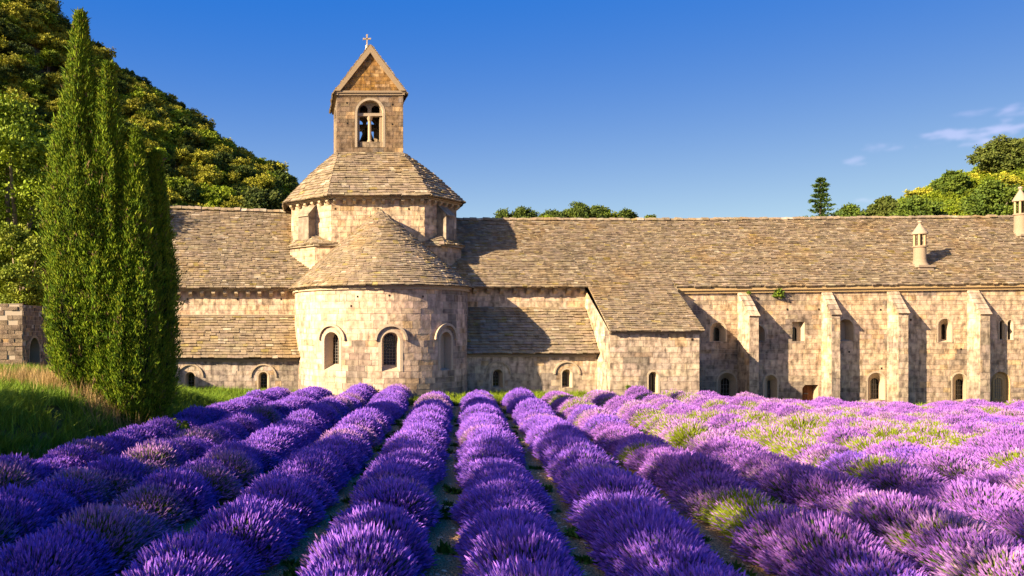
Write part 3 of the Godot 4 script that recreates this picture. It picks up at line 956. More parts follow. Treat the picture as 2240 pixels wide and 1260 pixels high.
# ------------------------------------------------------------------ the long wing on the right
func wing() -> void:
	var t := thing("abbey_wing", "long stone abbey wing with buttresses, small arched windows and slab roof", "abbey wing")
	var X1 := Vector3(1, 0, 0)
	var Z1 := Vector3(0, 0, 1)
	var tone := Color(0.50, 0.40, 0.28)
	# projecting block
	var zb := 2.85
	var bx0 := 14.0
	var bx1 := at(1530, 0, zb).x
	var fm := plane_map(Vector3(0, 0, zb), X1, Z1)
	var topb := at(0, 729, zb).y
	var hb := [window(t, fm, at(1429, 0, zb).x, at(0, 861, zb).y, 0.42, 0.98, {"ring": 0.08, "iw": 0.3, "ih": 0.86, "sill": 0.06, "depth": 0.3, "cols": 1, "rows": 1})]
	wall(t, "block_wall", fm, rect(bx0, 0.0, bx1, topb), hb, "block", 0.28, 0.6, 150)
	putlog(t, fm, at(1514, 0, zb).x, at(0, 743, zb).y, 0.09)
	var side := func(x: float, dir: float):
		var m := plane_map(Vector3(x, 0, 0), Vector3(0, 0, -dir), Vector3(dir, 0, 0))
		var o := PackedVector2Array([Vector2(0, 0), Vector2(-dir * -zb, 0), Vector2(-dir * -zb, topb), Vector2(0, at(0, 634, 0).y)])
		if dir > 0:
			o = PackedVector2Array([Vector2(-zb, 0), Vector2(0, 0), Vector2(0, at(0, 634, 0).y), Vector2(-zb, topb)])
		else:
			o = PackedVector2Array([Vector2(0, 0), Vector2(zb, 0), Vector2(zb, topb), Vector2(0, at(0, 634, 0).y)])
		wall(t, "block_side_wall", m, o, [], "block", 0.28, 0.5)
	side.call(bx0, -1.0)
	side.call(bx1, 1.0)
	var eb := MB.new()
	cornice(eb, Vector3(bx0 - 0.06, topb + 0.08, zb), Vector3(bx1 + 0.08, topb + 0.08, zb), Z1, 0.1, 0.12, tone * 0.8)
	part("block_cornice", eb, M.smooth_stone, t)
	var er := at(0, 628, 0.42).y
	var e_b := at(0, 629, 0.2).y; var e_c := at(0, 615, 0.2).y
	roof(t, "block_roof", patch(Vector3(bx0 - 0.1, topb + 0.1, 3.08), Vector3(bx1 + 0.12, topb + 0.1, 3.08), Vector3(bx1 + 0.22, e_b - 0.14, 0.42), Vector3(bx0 - 0.02, er, 0.42)), 0.15, 0.19, 0.38, 300)
	# roof of the whole wing
	var ra := Vector3(14.0, at(0, 482, -5.1).y, -5.1); var rb := Vector3(18.45, at(0, 483, -5.1).y, -5.1); var rc := Vector3(47.0, at(0, 474, -5.1).y, -5.1)
	roof(t, "wing_roof", patch(Vector3(14.0, er, 0.42), Vector3(18.3, e_b - 0.16, 0.42), rb, ra), 0.15, 0.17, 0.36)
	roof(t, "wing_roof", patch(Vector3(18.3, e_b, 0.2), Vector3(47.0, e_c, 0.2), rc, rb), 0.15, 0.17, 0.36)
	ridge(t, ra, rb, 0.15)
	ridge(t, rb, rc, 0.15)
	var ye0 := at(0, 636, 0).y
	var ye1 := at(0, 620, 0).y
	var cn := MB.new()
	for k in 24:
		var xa := lerpf(18.4, 47.0, k / 24.0); var xb := lerpf(18.4, 47.0, (k + 0.995) / 24.0)
		cornice(cn, Vector3(xa, lerpf(ye0, ye1, k / 24.0) + 0.11, 0.0), Vector3(xb, lerpf(ye0, ye1, (k + 1) / 24.0) + 0.11, 0.0), Z1, 0.26, 0.17, Color(0.55, 0.39, 0.2) * rr(0.9, 1.08))
	part("eaves_cornice", cn, M.smooth_stone, t)
	# main wall with its windows
	var wm := plane_map(Vector3.ZERO, X1, Z1)
	var h := []
	# x pixels, sill pixel, top pixel, pane left, pane right, pane sill, pane top
	for s in [[1553, 1587, 748, 705, 1561, 1573, 746, 717], [1640, 1673, 747, 711, 0, 0, 0, 0], [1832, 1867, 746, 698, 0, 0, 0, 0], [2052, 2081, 749, 697, 2059, 2067, 742, 709],
			[1570, 1610, 872, 815, 1577, 1595, 870, 827], [1671, 1700, 872, 820, 1679, 1685, 870, 832], [1898, 1935, 875, 815, 1904, 1921, 872, 827], [2083, 2113, 876, 817, 2090, 2105, 873, 829]]:
		var x0 := at(s[0], 0, 0).x; var x1 := at(s[1], 0, 0).x
		var y0 := at(0, s[2], 0).y; var y1 := at(0, s[3], 0).y
		var o := {"ring": 0.07, "depth": 0.42, "cols": 3 if s[3] > 800 else 1, "rows": 4 if s[3] > 800 else 1, "called": "window"}
		if s[4] > 0:
			var k := 36.42 / 36.0
			o.iw = (s[5] - s[4]) / 45.0 * k
			o.ih = (s[6] - s[7]) / 45.0 * k
			o.off = ((s[4] + s[5]) / 2.0 - 650) / FOC * 36.42 - (x0 + x1) / 2
			o.sill = at(0, s[6], -0.42).y - y0
		else:
			o.blind = true
			o.called = "blind_niche"
			o.iw = (x1 - x0) * 0.8; o.ih = (y1 - y0) * 0.86
		h.append(window(t, wm, (x0 + x1) / 2, y0, x1 - x0, y1 - y0, o))
	# the square-cut window, the pair of pointed lights, the door
	var sx0 := at(1733, 0, 0).x; var sx1 := at(1760, 0, 0).x
	var sq := rect(sx0, at(0, 746, 0).y, sx1, at(0, 704, 0).y)
	h.append(sq)
	var sn := group_part("window", t)
	var sm := MB.new()
	for i in 4:
		var a := sq[i]; var b := sq[(i + 1) % 4]
		sm.quad(mp(wm, a.x, a.y, 0.0), mp(wm, b.x, b.y, 0.0), mp(wm, b.x, b.y, -0.3), mp(wm, a.x, a.y, -0.3), Color(0.55, 0.45, 0.33))
	part("reveal", sm, M.smooth_stone, sn)
	var sp := arch((sx0 + sx1) / 2 - 0.02, sq[0].y - 0.01, 0.27, 0.68)
	var fr := MB.new()
	for q in Geometry2D.clip_polygons(sq, sp):
		if not Geometry2D.is_polygon_clockwise(q): poly_face(fr, wm, q, -0.3, Color(0.5, 0.41, 0.3))
	part("infill", fr, M.smooth_stone, sn)
	var pn := MB.new()
	poly_face(pn, wm, sp, -0.36, Color.WHITE)
	part("pane", pn, M.dark_glass, sn)
	for px in [2192.0, 2209.5]:
		h.append(window(t, wm, at(px, 0, 0).x, at(0, 744, 0).y, 0.26, 0.98, {"ring": 0.06, "iw": 0.2, "ih": 0.9, "sill": 0.04, "depth": 0.12, "pointed": 0.5, "cols": 1, "rows": 1}))
	# last lower window, set in a wide arched recess
	h.append(window(t, wm, at(2189, 0, 0).x, at(0, 880, 0).y, 0.9, 1.48, {"ring": 0.0, "iw": 0.8, "ih": 1.4, "sill": 0.02, "depth": 0.1, "blind": true, "called": "arched_recess", "tone": Color(0.48, 0.34, 0.17)}))
	var rec := plane_map(Vector3(0, 0, -0.09), X1, Z1)
	window(t, rec, at(2187, 0, 0).x, at(0, 873, 0).y, 0.42, 1.05, {"ring": 0.05, "iw": 0.4, "ih": 1.0, "sill": 0.02, "depth": -0.002, "cols": 4, "rows": 6, "tone": Color(0.48, 0.34, 0.17)})
	var dx0 := at(1755, 0, 0).x; var dx1 := at(1790, 0, 0).x; var dy1 := at(0, 842, 0).y
	var dp := PackedVector2Array([Vector2(dx0, 0.0), Vector2(dx1, 0.0), Vector2(dx1, dy1), Vector2(dx0 + 0.14, dy1), Vector2(dx0, dy1 - 0.16)])
	h.append(dp)
	var dn := group_part("door", t)
	var dr := MB.new()
	for i in dp.size():
		var a := dp[i]; var b := dp[(i + 1) % dp.size()]
		dr.quad(mp(wm, a.x, a.y, 0), mp(wm, b.x, b.y, 0), mp(wm, b.x, b.y, -0.4), mp(wm, a.x, a.y, -0.4), Color(0.46, 0.36, 0.25))
	part("door_frame", dr, M.smooth_stone, dn)
	for k in 5:
		var pl := MB.new()
		var a := dx0 + (dx1 - dx0) * k / 5.0
		pl.box(Vector3(a + 0.006, 0, -0.42), Vector3((dx1 - dx0) / 5.0 - 0.012, 0, 0), Vector3(0, dy1 - 0.02, 0), Vector3(0, 0, 0.05 + 0.004 * (k % 2)), Color(0.30, 0.12, 0.05) * rr(0.85, 1.15))
		part("plank", pl, M.wood, dn)
	var ltc := MB.new()
	ltc.cbox(Vector3(dx0 + 0.42, dy1 - 0.45, -0.35), Vector3(0.2, 0.05, 0.03), Color.WHITE)
	part("latch", ltc, M.iron, dn)
	wall(t, "wing_wall", wm, PackedVector2Array([Vector2(bx1 - 0.1, -0.3), Vector2(47, -0.3), Vector2(47, ye1 + 0.05), Vector2(bx1 - 0.1, ye0 + 0.05)]), h, "wing", 0.25, 0.5, 150)
	for q in [[1722, 677], [1791, 677], [1926, 678], [2102, 764], [1928, 806], [1857, 770], [1992, 700]]:
		putlog(t, wm, at(q[0], 0, 0).x, at(0, q[1], 0).y, 0.08)
	# buttresses
	for s in [[1613, 1660, 0.95, 637, 690], [1797, 1838, 0.68, 635, 687], [1940, 1987, 0.68, 634, 684], [2115, 2166, 0.70, 630, 686]]:
		var p: float = s[2]
		var n := group_part("buttress", t)
		var x0 := at(s[0], 0, 0).x
		var x1 := at(s[1], 0, p).x
		var ya := at(0, s[3], 0).y
		var yb := at(0, s[4], p).y
		wall(n, "buttress_front", plane_map(Vector3(0, 0, p), X1, Z1), rect(x0, -0.2, x1, yb), [], "buttress", 0.3, 0.42)
		wall(n, "buttress_side", plane_map(Vector3(x0, 0, 0), Z1, -X1), PackedVector2Array([Vector2(0, -0.2), Vector2(p, -0.2), Vector2(p, yb), Vector2(0, ya)]), [], "buttress", 0.3, 0.45)
		wall(n, "buttress_side", plane_map(Vector3(x1, 0, 0), -Z1, X1), PackedVector2Array([Vector2(-p, -0.2), Vector2(0, -0.2), Vector2(0, ya), Vector2(-p, yb)]), [], "buttress", 0.3, 0.45)
		var slab := patch(Vector3(x0 - 0.03, yb - 0.05, p + 0.06), Vector3(x1 + 0.03, yb - 0.05, p + 0.06), Vector3(x1 + 0.03, ya, -0.02), Vector3(x0 - 0.03, ya, -0.02))
		var sl := MB.new()
		var courses := 5
		for k in courses:
			for j in 2:
				var v0 := float(k) / courses + 0.006; var v1 := (k + 1.0) / courses - 0.006
				var split := 0.35 + 0.3 * (k % 2)
				var u0 := 0.0 if j == 0 else split + 0.008; var u1 := split - 0.008 if j == 0 else 1.0
				var d0 := rr(0.03, 0.05); var d1 := d0 - 0.01
				var col := stone_colour(rp(slab, u0, v0, 0), "buttress")
				var a := rp(slab, u0, v0, d0); var b := rp(slab, u1, v0, d0); var c := rp(slab, u1, v1, d1); var d := rp(slab, u0, v1, d1)
				var q := MB.new()
				q.quad(a, b, c, d, col)
				q.quad(rp(slab, u0, v0, -0.05), rp(slab, u1, v0, -0.05), b, a, col)
				q.quad(rp(slab, u0, v1, -0.05), rp(slab, u0, v0, -0.05), a, d, col)
				q.quad(rp(slab, u1, v0, -0.05), rp(slab, u1, v1, -0.05), c, b, col)
				part("cap_stone", q, M.stone, n)
	# rear
	var rear := MB.new()
	rear.quad(Vector3(47.0, rc.y - 0.15, -5.12), Vector3(14.0, ra.y - 0.15, -5.12), Vector3(14.0, er, -10.4), Vector3(47.0, er, -10.4), Color(0.3, 0.25, 0.18))
	rear.quad(Vector3(47.0, -0.3, -10.2), Vector3(14.0, -0.3, -10.2), Vector3(14.0, er, -10.2), Vector3(47.0, er, -10.2), Color(0.45, 0.37, 0.27))
	rear.quad(Vector3(47.0, -0.3, 0), Vector3(47.0, -0.3, -10.2), Vector3(47.0, e_c, -10.2), Vector3(47.0, e_c, 0), Color(0.45, 0.37, 0.27))
	rear.tri(Vector3(47.0, e_c, 0), Vector3(47.0, e_c, -10.2), Vector3(47.0, rc.y, -5.1), Color(0.45, 0.37, 0.27))
	part("rear_wall", rear, M.smooth_stone, t)
	# two lantern chimneys
	for s in [[2012.0, 592.0, 480.0, -1.2], [2232.0, 524.0, 404.0, -3.6]]:
		var z: float = s[3]
		var f := at(s[0], s[1], z)
		var k := (at(0, s[2], z).y - f.y) / 2.62
		var n := group_part("chimney", t)
		n.position = Vector3(f.x, f.y - 0.25, z)
		var cb := MB.new()
		cb.box(Vector3(-0.36, -0.2, -0.4), Vector3(0.72, 0, 0), Vector3(0, 0.6, 0), Vector3(0, 0, 0.8), Color(0.36, 0.29, 0.22))
		cb.box(Vector3(-0.43, 0.4, -0.46), Vector3(0.86, 0, 0), Vector3(0, 0.1, 0), Vector3(0, 0, 0.92), Color(0.36, 0.29, 0.22))
		part("chimney_base", cb, M.smooth_stone, n)
		var sh := MB.new()
		sh.lathe(Vector3(0, 0.5, 0), PackedVector2Array([Vector2(0.38, 0), Vector2(0.3, 0.14), Vector2(0.27, 0.3), Vector2(0.26, 0.92 * k), Vector2(0.31, 0.94 * k), Vector2(0.31, 1.0 * k), Vector2(0.27, 1.02 * k), Vector2(0.0, 1.03 * k)]), 18, Color(0.34, 0.265, 0.19))
		part("chimney_shaft", sh, M.smooth_stone, n)
		for i in 6:
			var a := TAU * i / 6 + 0.25
			var po := MB.new()
			po.tube(PackedVector3Array([Vector3(sin(a) * 0.23, 0.5 + 1.0 * k, cos(a) * 0.23), Vector3(sin(a) * 0.23, 0.5 + 1.62 * k, cos(a) * 0.23)]), PackedFloat32Array([0.05, 0.05]), 6, Color(0.5, 0.38, 0.22))
			part("chimney_post", po, M.smooth_stone, n)
		var inn := MB.new()
		inn.lathe(Vector3(0, 0.5 + 1.0 * k, 0), PackedVector2Array([Vector2(0.09, 0), Vector2(0.09, 0.62 * k)]), 8, Color(0.1, 0.08, 0.06))
		part("chimney_flue", inn, M.smooth_stone, n)
		var cp := MB.new()
		cp.lathe(Vector3(0, 0.5 + 1.6 * k, 0), PackedVector2Array([Vector2(0.0, 0.0), Vector2(0.33, 0.0), Vector2(0.33, 0.06), Vector2(0.2, 0.28 * k), Vector2(0.08, 0.48 * k), Vector2(0.05, 0.56 * k), Vector2(0.1, 0.62 * k), Vector2(0.09, 0.68 * k), Vector2(0, 0.72 * k)]), 16, Color(0.40, 0.32, 0.24))
		part("chimney_cap", cp, M.smooth_stone, n)


# ------------------------------------------------------------------ terrain
func row_left(z: float) -> float:
	return -8.3 + RX * (CAM_Z - z)

func ground_y(x: float, z: float) -> float:
	var zc := clampf(z, -12.0, 40.0)
	var y := 0.74 + 0.0185 * zc - 0.62 * ss(10.0, 27.0, x)
	var d := row_left(clampf(z, 0, 40)) - x
	if d > 0:
		y += (1.0 * ss(-0.1, 1.9, d) * ss(6.0, 13.0, z + maxf(0.0, d - 2.5)) + minf(d, 20.0) * 0.03)
	y += nz.get_noise_2d(x * 12.0, z * 12.0) * 0.05
	return y

func hill_left(x: float, z: float) -> float:
	var xs := [-90.0, -60.0, -38.0, -33.0, -26.4, -21.7, -15.8, -10.0, -5.3, -0.6, 3.0, 7.0, 12.0, 20.0]
	var hs := [66.0, 56.0, 45.6, 43.2, 37.4, 33.8, 30.0, 25.6, 22.6, 19.8, 14.5, 11.0, 7.0, 2.0]
	var r := 2.0
	if x <= xs[0]: r = hs[0]
	for i in xs.size() - 1:
		if x >= xs[i] and x < xs[i + 1]:
			r = lerpf(hs[i], hs[i + 1], (x - xs[i]) / (xs[i + 1] - xs[i]))
	var t := clampf((-16.0 - z) / 43.0, 0.0, 1.0)
	var p := sin(t * PI / 2) * 0.6 + t * 0.4
	var q := 1.0 - 0.3 * ss(-62.0, -120.0, z)
	return 0.5 + r * p * q + nz.get_noise_2d(x * 6, z * 6) * 1.6 * t

func hill_right(x: float, z: float) -> float:
	var r := lerpf(8.0, 11.5, ss(15, 58, x)) + ss(56.0, 100.0, x) * 13.5 + 5.4 * ss(18.0, 25.0, x) * (1.0 - ss(33.0, 42.0, x))
	var t := clampf((-14.0 - z) / 36.0, 0.0, 1.0)
	r *= 1.0 - 0.75 * ss(-54.0, -100.0, z)
	return 0.3 + r * (sin(t * PI / 2) * 0.5 + t * 0.5) + nz.get_noise_2d(x * 6 + 50, z * 6) * 0.8 * t

func sheet(called: String, xs: Array, zs: Array, h: int, colour: int) -> void:
	var mb := MB.new()
	var g := []
	for z in zs:
		var line := []
		for x in xs:
			var y: float = ground_y(x, z) if h == 0 else hill_left(x, z) if h == 1 else hill_right(x, z)
			line.append(Vector3(x, y, z))
		g.append(line)
	for j in zs.size() - 1:
		for i in xs.size() - 1:
			var a: Vector3 = g[j + 1][i]; var b: Vector3 = g[j + 1][i + 1]; var c: Vector3 = g[j][i + 1]; var d: Vector3 = g[j][i]
			var m := (a + c) / 2
			var col := Color(0.07, 0.075, 0.03)
			if colour == 0:
				var inside := ss(-0.9, 0.3, m.x - row_left(m.z)) * ss(2.5, 6.5, m.z)
				var green := Color(0.075, 0.085, 0.03).lerp(Color(0.19, 0.15, 0.07), ss(-0.2, 0.4, nz2.get_noise_2d(m.x * 20, m.z * 20)))
				col = green.lerp(Color(0.56, 0.36, 0.20) * (1.0 + 0.25 * nz2.get_noise_2d(m.x * 30, m.z * 30)), inside)
			else:
				col = Color(0.10, 0.085, 0.045).lerp(Color(0.2, 0.17, 0.11), ss(0.2, 0.6, nz2.get_noise_2d(m.x * 9, m.z * 9)))
			mb.quad(a, b, c, d, col)
	tag(part(called, mb, M.soil, self), "", "", "", "structure")

func span(a: float, b: float, step: float) -> Array:
	var r := []
	var n := int(ceil((b - a) / step))
	for i in n + 1:
		r.append(lerpf(a, b, float(i) / n))
	return r


# ------------------------------------------------------------------ plants
func blade(mb: MB, p: Vector3, dir: Vector3, side: Vector3, w: float, col: Color) -> void:   # one leaf: two triangles with a fold
	var mid := p + dir * 0.5 + dir.cross(side).normalized() * dir.length() * 0.12
	var s := side * w
	mb.tri(p, mid + s, p + dir, col)
	mb.tri(p, p + dir, mid - s, col)

func rdir() -> Vector3:
	return Vector3(rng.randfn(), rng.randfn(), rng.randfn()).normalized()

# leaf clumps spread through the crown's volume. blobs: [centre, radii]
func crown(mb: MB, blobs: Array, clumps: int, leaves: int, size: float, spread: float, pal: Array) -> void:
	for b in blobs:
		var c: Vector3 = b[0]
		var r: Vector3 = b[1]
		for k in clumps:
			var d := rdir()
			if d.y < -0.55: d.y *= -0.6
			var rad := pow(rng.randf(), 0.38)
			var q := c + d * r * rad * rr(0.85, 1.12)
			var tone: Color = (pal[rng.randi() % pal.size()] as Color) * rr(0.75, 1.25)
			for i in leaves:
				var o := rdir() * spread * pow(rng.randf(), 0.6)
				o.y *= 0.65
				var ld := (rdir() + d * 0.7 + Vector3(0, 0.15, 0)).normalized() * size * rr(0.6, 1.3)
				var j := rr(0.8, 1.2)
				blade(mb, q + o, ld, ld.cross(d + Vector3(0, 0.3, 0) + rdir() * 0.8).normalized(), size * 0.42, Color(tone.r * j, tone.g * j, tone.b * j))

func limb(mb: MB, a: Vector3, b: Vector3, r0: float, r1: float, bend: float, col: Color) -> void:
	var pts := PackedVector3Array()
	var rad := PackedFloat32Array()
	var off := rdir() * bend
	for i in 6:
		var t := i / 5.0
		pts.append(a.lerp(b, t) + off * sin(t * PI))
		rad.append(lerpf(r0, r1, t))
	mb.tube(pts, rad, 7, col)

func broad_tree(called: String, label: String, base: Vector3, h: float, w: float, o := {}) -> Node3D:
	var t := thing(called, label, o.get("category", "tree"), base, o.get("group", ""))
	var tr := MB.new()
	var bark: Color = o.get("bark", Color(0.2, 0.165, 0.12))
	var fork := h * float(o.get("fork", 0.3))
	limb(tr, Vector3(0, -0.3, 0), Vector3(rr(-0.2, 0.2), fork, 0), h * 0.03, h * 0.022, h * 0.015, bark)
	var blobs := []
	var nb: int = o.get("blobs", 7)
	for k in nb:
		var a := TAU * k / nb * 1.618 * 2.0 + rr(-0.3, 0.3)
		var t_ := (k + 0.5) / nb
		var y := lerpf(fork * 1.1, h * 0.86, t_)
		var prof := sin(PI * clampf(0.16 + 0.78 * t_, 0, 1))
		var rad := w * 0.5 * prof * rr(0.5, 0.7)
		var c := Vector3(sin(a) * rad, y, cos(a) * rad)
		var r := w * rr(0.2, 0.28) * (0.65 + 0.35 * prof)
		blobs.append([c, Vector3(r, r * rr(0.75, 0.95), r)])
		limb(tr, Vector3(0, fork * rr(0.75, 1.0), 0), c, h * 0.014, h * 0.004, h * 0.03, bark)
	part("trunk", tr, M.bark, t)
	var cr := MB.new()
	crown(cr, blobs, o.get("clumps", 60), o.get("leaves", 26), o.get("size", 0.16), w * float(o.get("spread", 0.07)), o.get("pal", [Color(0.10, 0.14, 0.015), Color(0.13, 0.165, 0.016), Color(0.07, 0.105, 0.013)]))
	part("crown", cr, M.leaf, t)
	return t

func cypress(label: String, base: Vector3, h: float, w: float, lean: Vector3, n: int) -> void:
	var t := thing("cypress_tree", label, "cypress", base, "tall cypresses beside the abbey")
	var tr := MB.new()
	tr.tube(PackedVector3Array([Vector3(0, -0.4, 0), Vector3(0, h * 0.4, 0) + lean * 0.3, Vector3(0, h * 0.9, 0) + lean * 0.9]), PackedFloat32Array([0.16, 0.09, 0.02]), 8, Color(0.17, 0.12, 0.08))
	part("trunk", tr, M.bark, t)
	var ph := rr(0, 20)
	var rad := func(y: float, a: float) -> float:
		var k := y / h
		var p := minf(pow(clampf(k / 0.16, 0, 1), 0.55), 1.0) * (1.0 - 0.2 * k)
		p = minf(p, ((h - y) * 0.15 + 0.03) / (w * 0.5))
		p *= 1.0 + 0.42 * nz.get_noise_3d(cos(a) * 34 + ph * 9, y * 5.0, sin(a) * 34) + 0.34 * nz2.get_noise_3d(cos(a) * 50, y * 16.0 + ph, sin(a) * 50)
		p *= 1.0 - 0.38 * ss(0.02, 0.4, nz.get_noise_3d(cos(a) * 70 + ph, y * 1.6, sin(a) * 70))
		return w * 0.5 * p
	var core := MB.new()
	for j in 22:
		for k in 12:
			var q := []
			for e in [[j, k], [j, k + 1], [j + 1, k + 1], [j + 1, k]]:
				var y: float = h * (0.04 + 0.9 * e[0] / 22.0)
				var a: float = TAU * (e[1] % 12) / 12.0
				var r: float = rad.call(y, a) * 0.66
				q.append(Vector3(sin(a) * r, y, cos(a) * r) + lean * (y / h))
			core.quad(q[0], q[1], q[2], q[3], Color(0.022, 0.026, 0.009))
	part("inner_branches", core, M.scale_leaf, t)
	var cr := MB.new()
	var greens := [Color(0.115, 0.185, 0.010), Color(0.165, 0.235, 0.012), Color(0.06, 0.11, 0.010), Color(0.19, 0.225, 0.014)]
	for i in n:
		var y := h * pow(rng.randf(), 0.92) * 0.985
		var a := rr(0, TAU)
		var out := Vector3(sin(a), 0, cos(a))
		var r: float = rad.call(y, a) * rr(0.74, 1.06)
		var wisp := rng.randf() < 0.05
		if wisp: r *= rr(1.02, 1.22)
		var p := out * r + Vector3(0, y + h * 0.012, 0) + lean * (y / h)
		var tone: Color = greens[rng.randi() % 4]
		tone = tone * rr(0.7, 1.3)
		if rng.randf() < 0.03: tone = Color(0.16, 0.11, 0.05)
		for k in 4:
			var d := (Vector3(0, 1.0, 0) + out * 0.55 + rdir() * 0.55).normalized() * rr(0.06, 0.14) * (1.7 if wisp else 1.0)
			blade(cr, p + rdir() * 0.06, d, d.cross(out + rdir() * 0.7).normalized(), 0.016, tone * rr(0.85, 1.15))
	part("crown", cr, M.scale_leaf, t)

func multi(called: String, am: Mesh, where: Array, tints: Array, parent: Node3D) -> MultiMeshInstance3D:
	var mm := MultiMesh.new()
	mm.transform_format = MultiMesh.TRANSFORM_3D
	mm.use_colors = true
	mm.mesh = am
	mm.instance_count = where.size()
	for i in where.size():
		mm.set_instance_transform(i, where[i])
		mm.set_instance_color(i, tints[i])
	var o := MultiMeshInstance3D.new()
	o.name = numbered(called) if parent == self else called
	o.multimesh = mm
	parent.add_child(o, true)
	o.set_meta("kind", "stuff")
	return o

func turned(p: Vector3, s: Vector3, tilt := 0.0) -> Transform3D:
	var b := Basis(Vector3.UP, rr(0, TAU))
	if tilt > 0:
		b = Basis(rdir().cross(Vector3.UP).normalized(), rr(0, tilt)) * b
	return Transform3D(b.scaled(s) if tilt == 0.0 else b * Basis.from_scale(s), p)

func bush_mesh(kind: int) -> ArrayMesh:
	var mb := MB.new()
	var pal: Array = [[Color(0.16, 0.22, 0.015), Color(0.22, 0.27, 0.02)], [Color(0.25, 0.25, 0.025), Color(0.3, 0.28, 0.03)], [Color(0.06, 0.09, 0.018), Color(0.085, 0.11, 0.02)], [Color(0.12, 0.17, 0.015), Color(0.16, 0.2, 0.018)]][kind]
	var blobs := []
	for k in 5:
		blobs.append([Vector3(rr(-0.55, 0.55), rr(0.5, 1.15), rr(-0.55, 0.55)), Vector3(rr(0.5, 0.75), rr(0.45, 0.7), rr(0.5, 0.75))])
	crown(mb, blobs, 48, 18, 0.12, 0.17, pal)
	mb.tube(PackedVector3Array([Vector3(0, -0.5, 0), Vector3(0.05, 0.7, 0)]), PackedFloat32Array([0.09, 0.05]), 5, Color(0.14, 0.11, 0.08))
	return mb.mesh(M.leaf)

# one lavender bush: a mound of grey-green leaves with flowering stems radiating from it. tone: 0 violet, 1 paler, 2 half green, 3 green
func lavender_mesh(tone: int, stems: int) -> ArrayMesh:
	var mb := MB.new()
	var A := 0.82; var B := 0.50; var C := 0.48
	var seg := 12
	for j in 6:
		for k in seg:
			var q := []
			for e in [[j, k], [j, k + 1], [j + 1, k + 1], [j + 1, k]]:
				var th: float = PI / 2 * e[0] / 6.0
				var a: float = TAU * (e[1] % seg) / seg
				var m: float = 0.56 + 0.05 * sin(a * 5 + tone)
				q.append(Vector3(cos(th) * sin(a) * B * m, sin(th) * C * m * 1.05 + 0.01, cos(th) * cos(a) * A * m))
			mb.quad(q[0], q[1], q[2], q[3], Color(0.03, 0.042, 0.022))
	var green := [Color(0.075, 0.11, 0.04), Color(0.09, 0.13, 0.04), Color(0.17, 0.22, 0.03), Color(0.22, 0.27, 0.025)][tone] as Color
	for i in stems:
		var d := rdir()
		d.y = absf(d.y)
		if d.y < 0.12: d.y += 0.12
		d = d.normalized()
		var p := Vector3(d.x * B, d.y * C, d.z * A) * rr(0.5, 0.68)
		var dir := (Vector3(d.x, d.y + 0.25, d.z).normalized() + rdir() * 0.22).normalized()
		var l := rr(0.16, 0.29)
		var tip := p + dir * l + Vector3(0, -0.02, 0)
		var s := dir.cross(rdir()).normalized()
		var gc := green * rr(0.7, 1.25)
		mb.quad(p - s * 0.004, p + s * 0.004, tip + s * 0.003, tip - s * 0.003, gc)
		if tone >= 2 or i % 3 == 0:   # long narrow leaves
			var ld := (dir + rdir() * 0.35).normalized() * l * rr(0.5, 0.8)
			blade(mb, p, ld, ld.cross(s).normalized(), 0.008, gc)
		var flowering: bool = rng.randf() < [1.0, 0.95, 0.62, 0.1][tone]
		if not flowering:
			continue
		# flower spike: stacked whorls, pointed
		var fl := rr(0.045, 0.09)
		var w := rr(0.0065, 0.0105)
		var t := cross_of(dir, s)
		var base := tip - dir * 0.01
		var j := rr(0.72, 1.3)
		var pinker := rr(-1, 1)
		var col := Color(0.25 + 0.05 * pinker, 0.11 + 0.015 * pinker, 0.56) * j
		if tone == 1: col = Color(0.29 + 0.05 * pinker, 0.12 + 0.02 * pinker, 0.46) * j
		if tone >= 2: col = Color(0.36 + 0.05 * pinker, 0.18 + 0.02 * pinker, 0.45) * j
		var rings := [[0.0, 0.45], [0.28, 1.0], [0.62, 0.85], [1.0, 0.0]]
		for r in 3:
			var r0: float = rings[r][1] * w; var r1: float = rings[r + 1][1] * w
			var b0 := base + dir * fl * float(rings[r][0]); var b1 := base + dir * fl * float(rings[r + 1][0])
			for k in 3:
				var a0 := TAU * k / 3; var a1 := TAU * (k + 1) / 3
				var e0 := s * cos(a0) + t * sin(a0); var e1 := s * cos(a1) + t * sin(a1)
				if r < 2:
					mb.quad(b0 + e0 * r0, b0 + e1 * r0, b1 + e1 * r1, b1 + e0 * r1, col * (1.0 if r == 1 else 0.85))
				else:
					mb.tri(b0 + e0 * r0, b0 + e1 * r0, b1, col)
	return mb.mesh(M.flower)

func cross_of(a: Vector3, b: Vector3) -> Vector3:
	return a.cross(b).normalized()

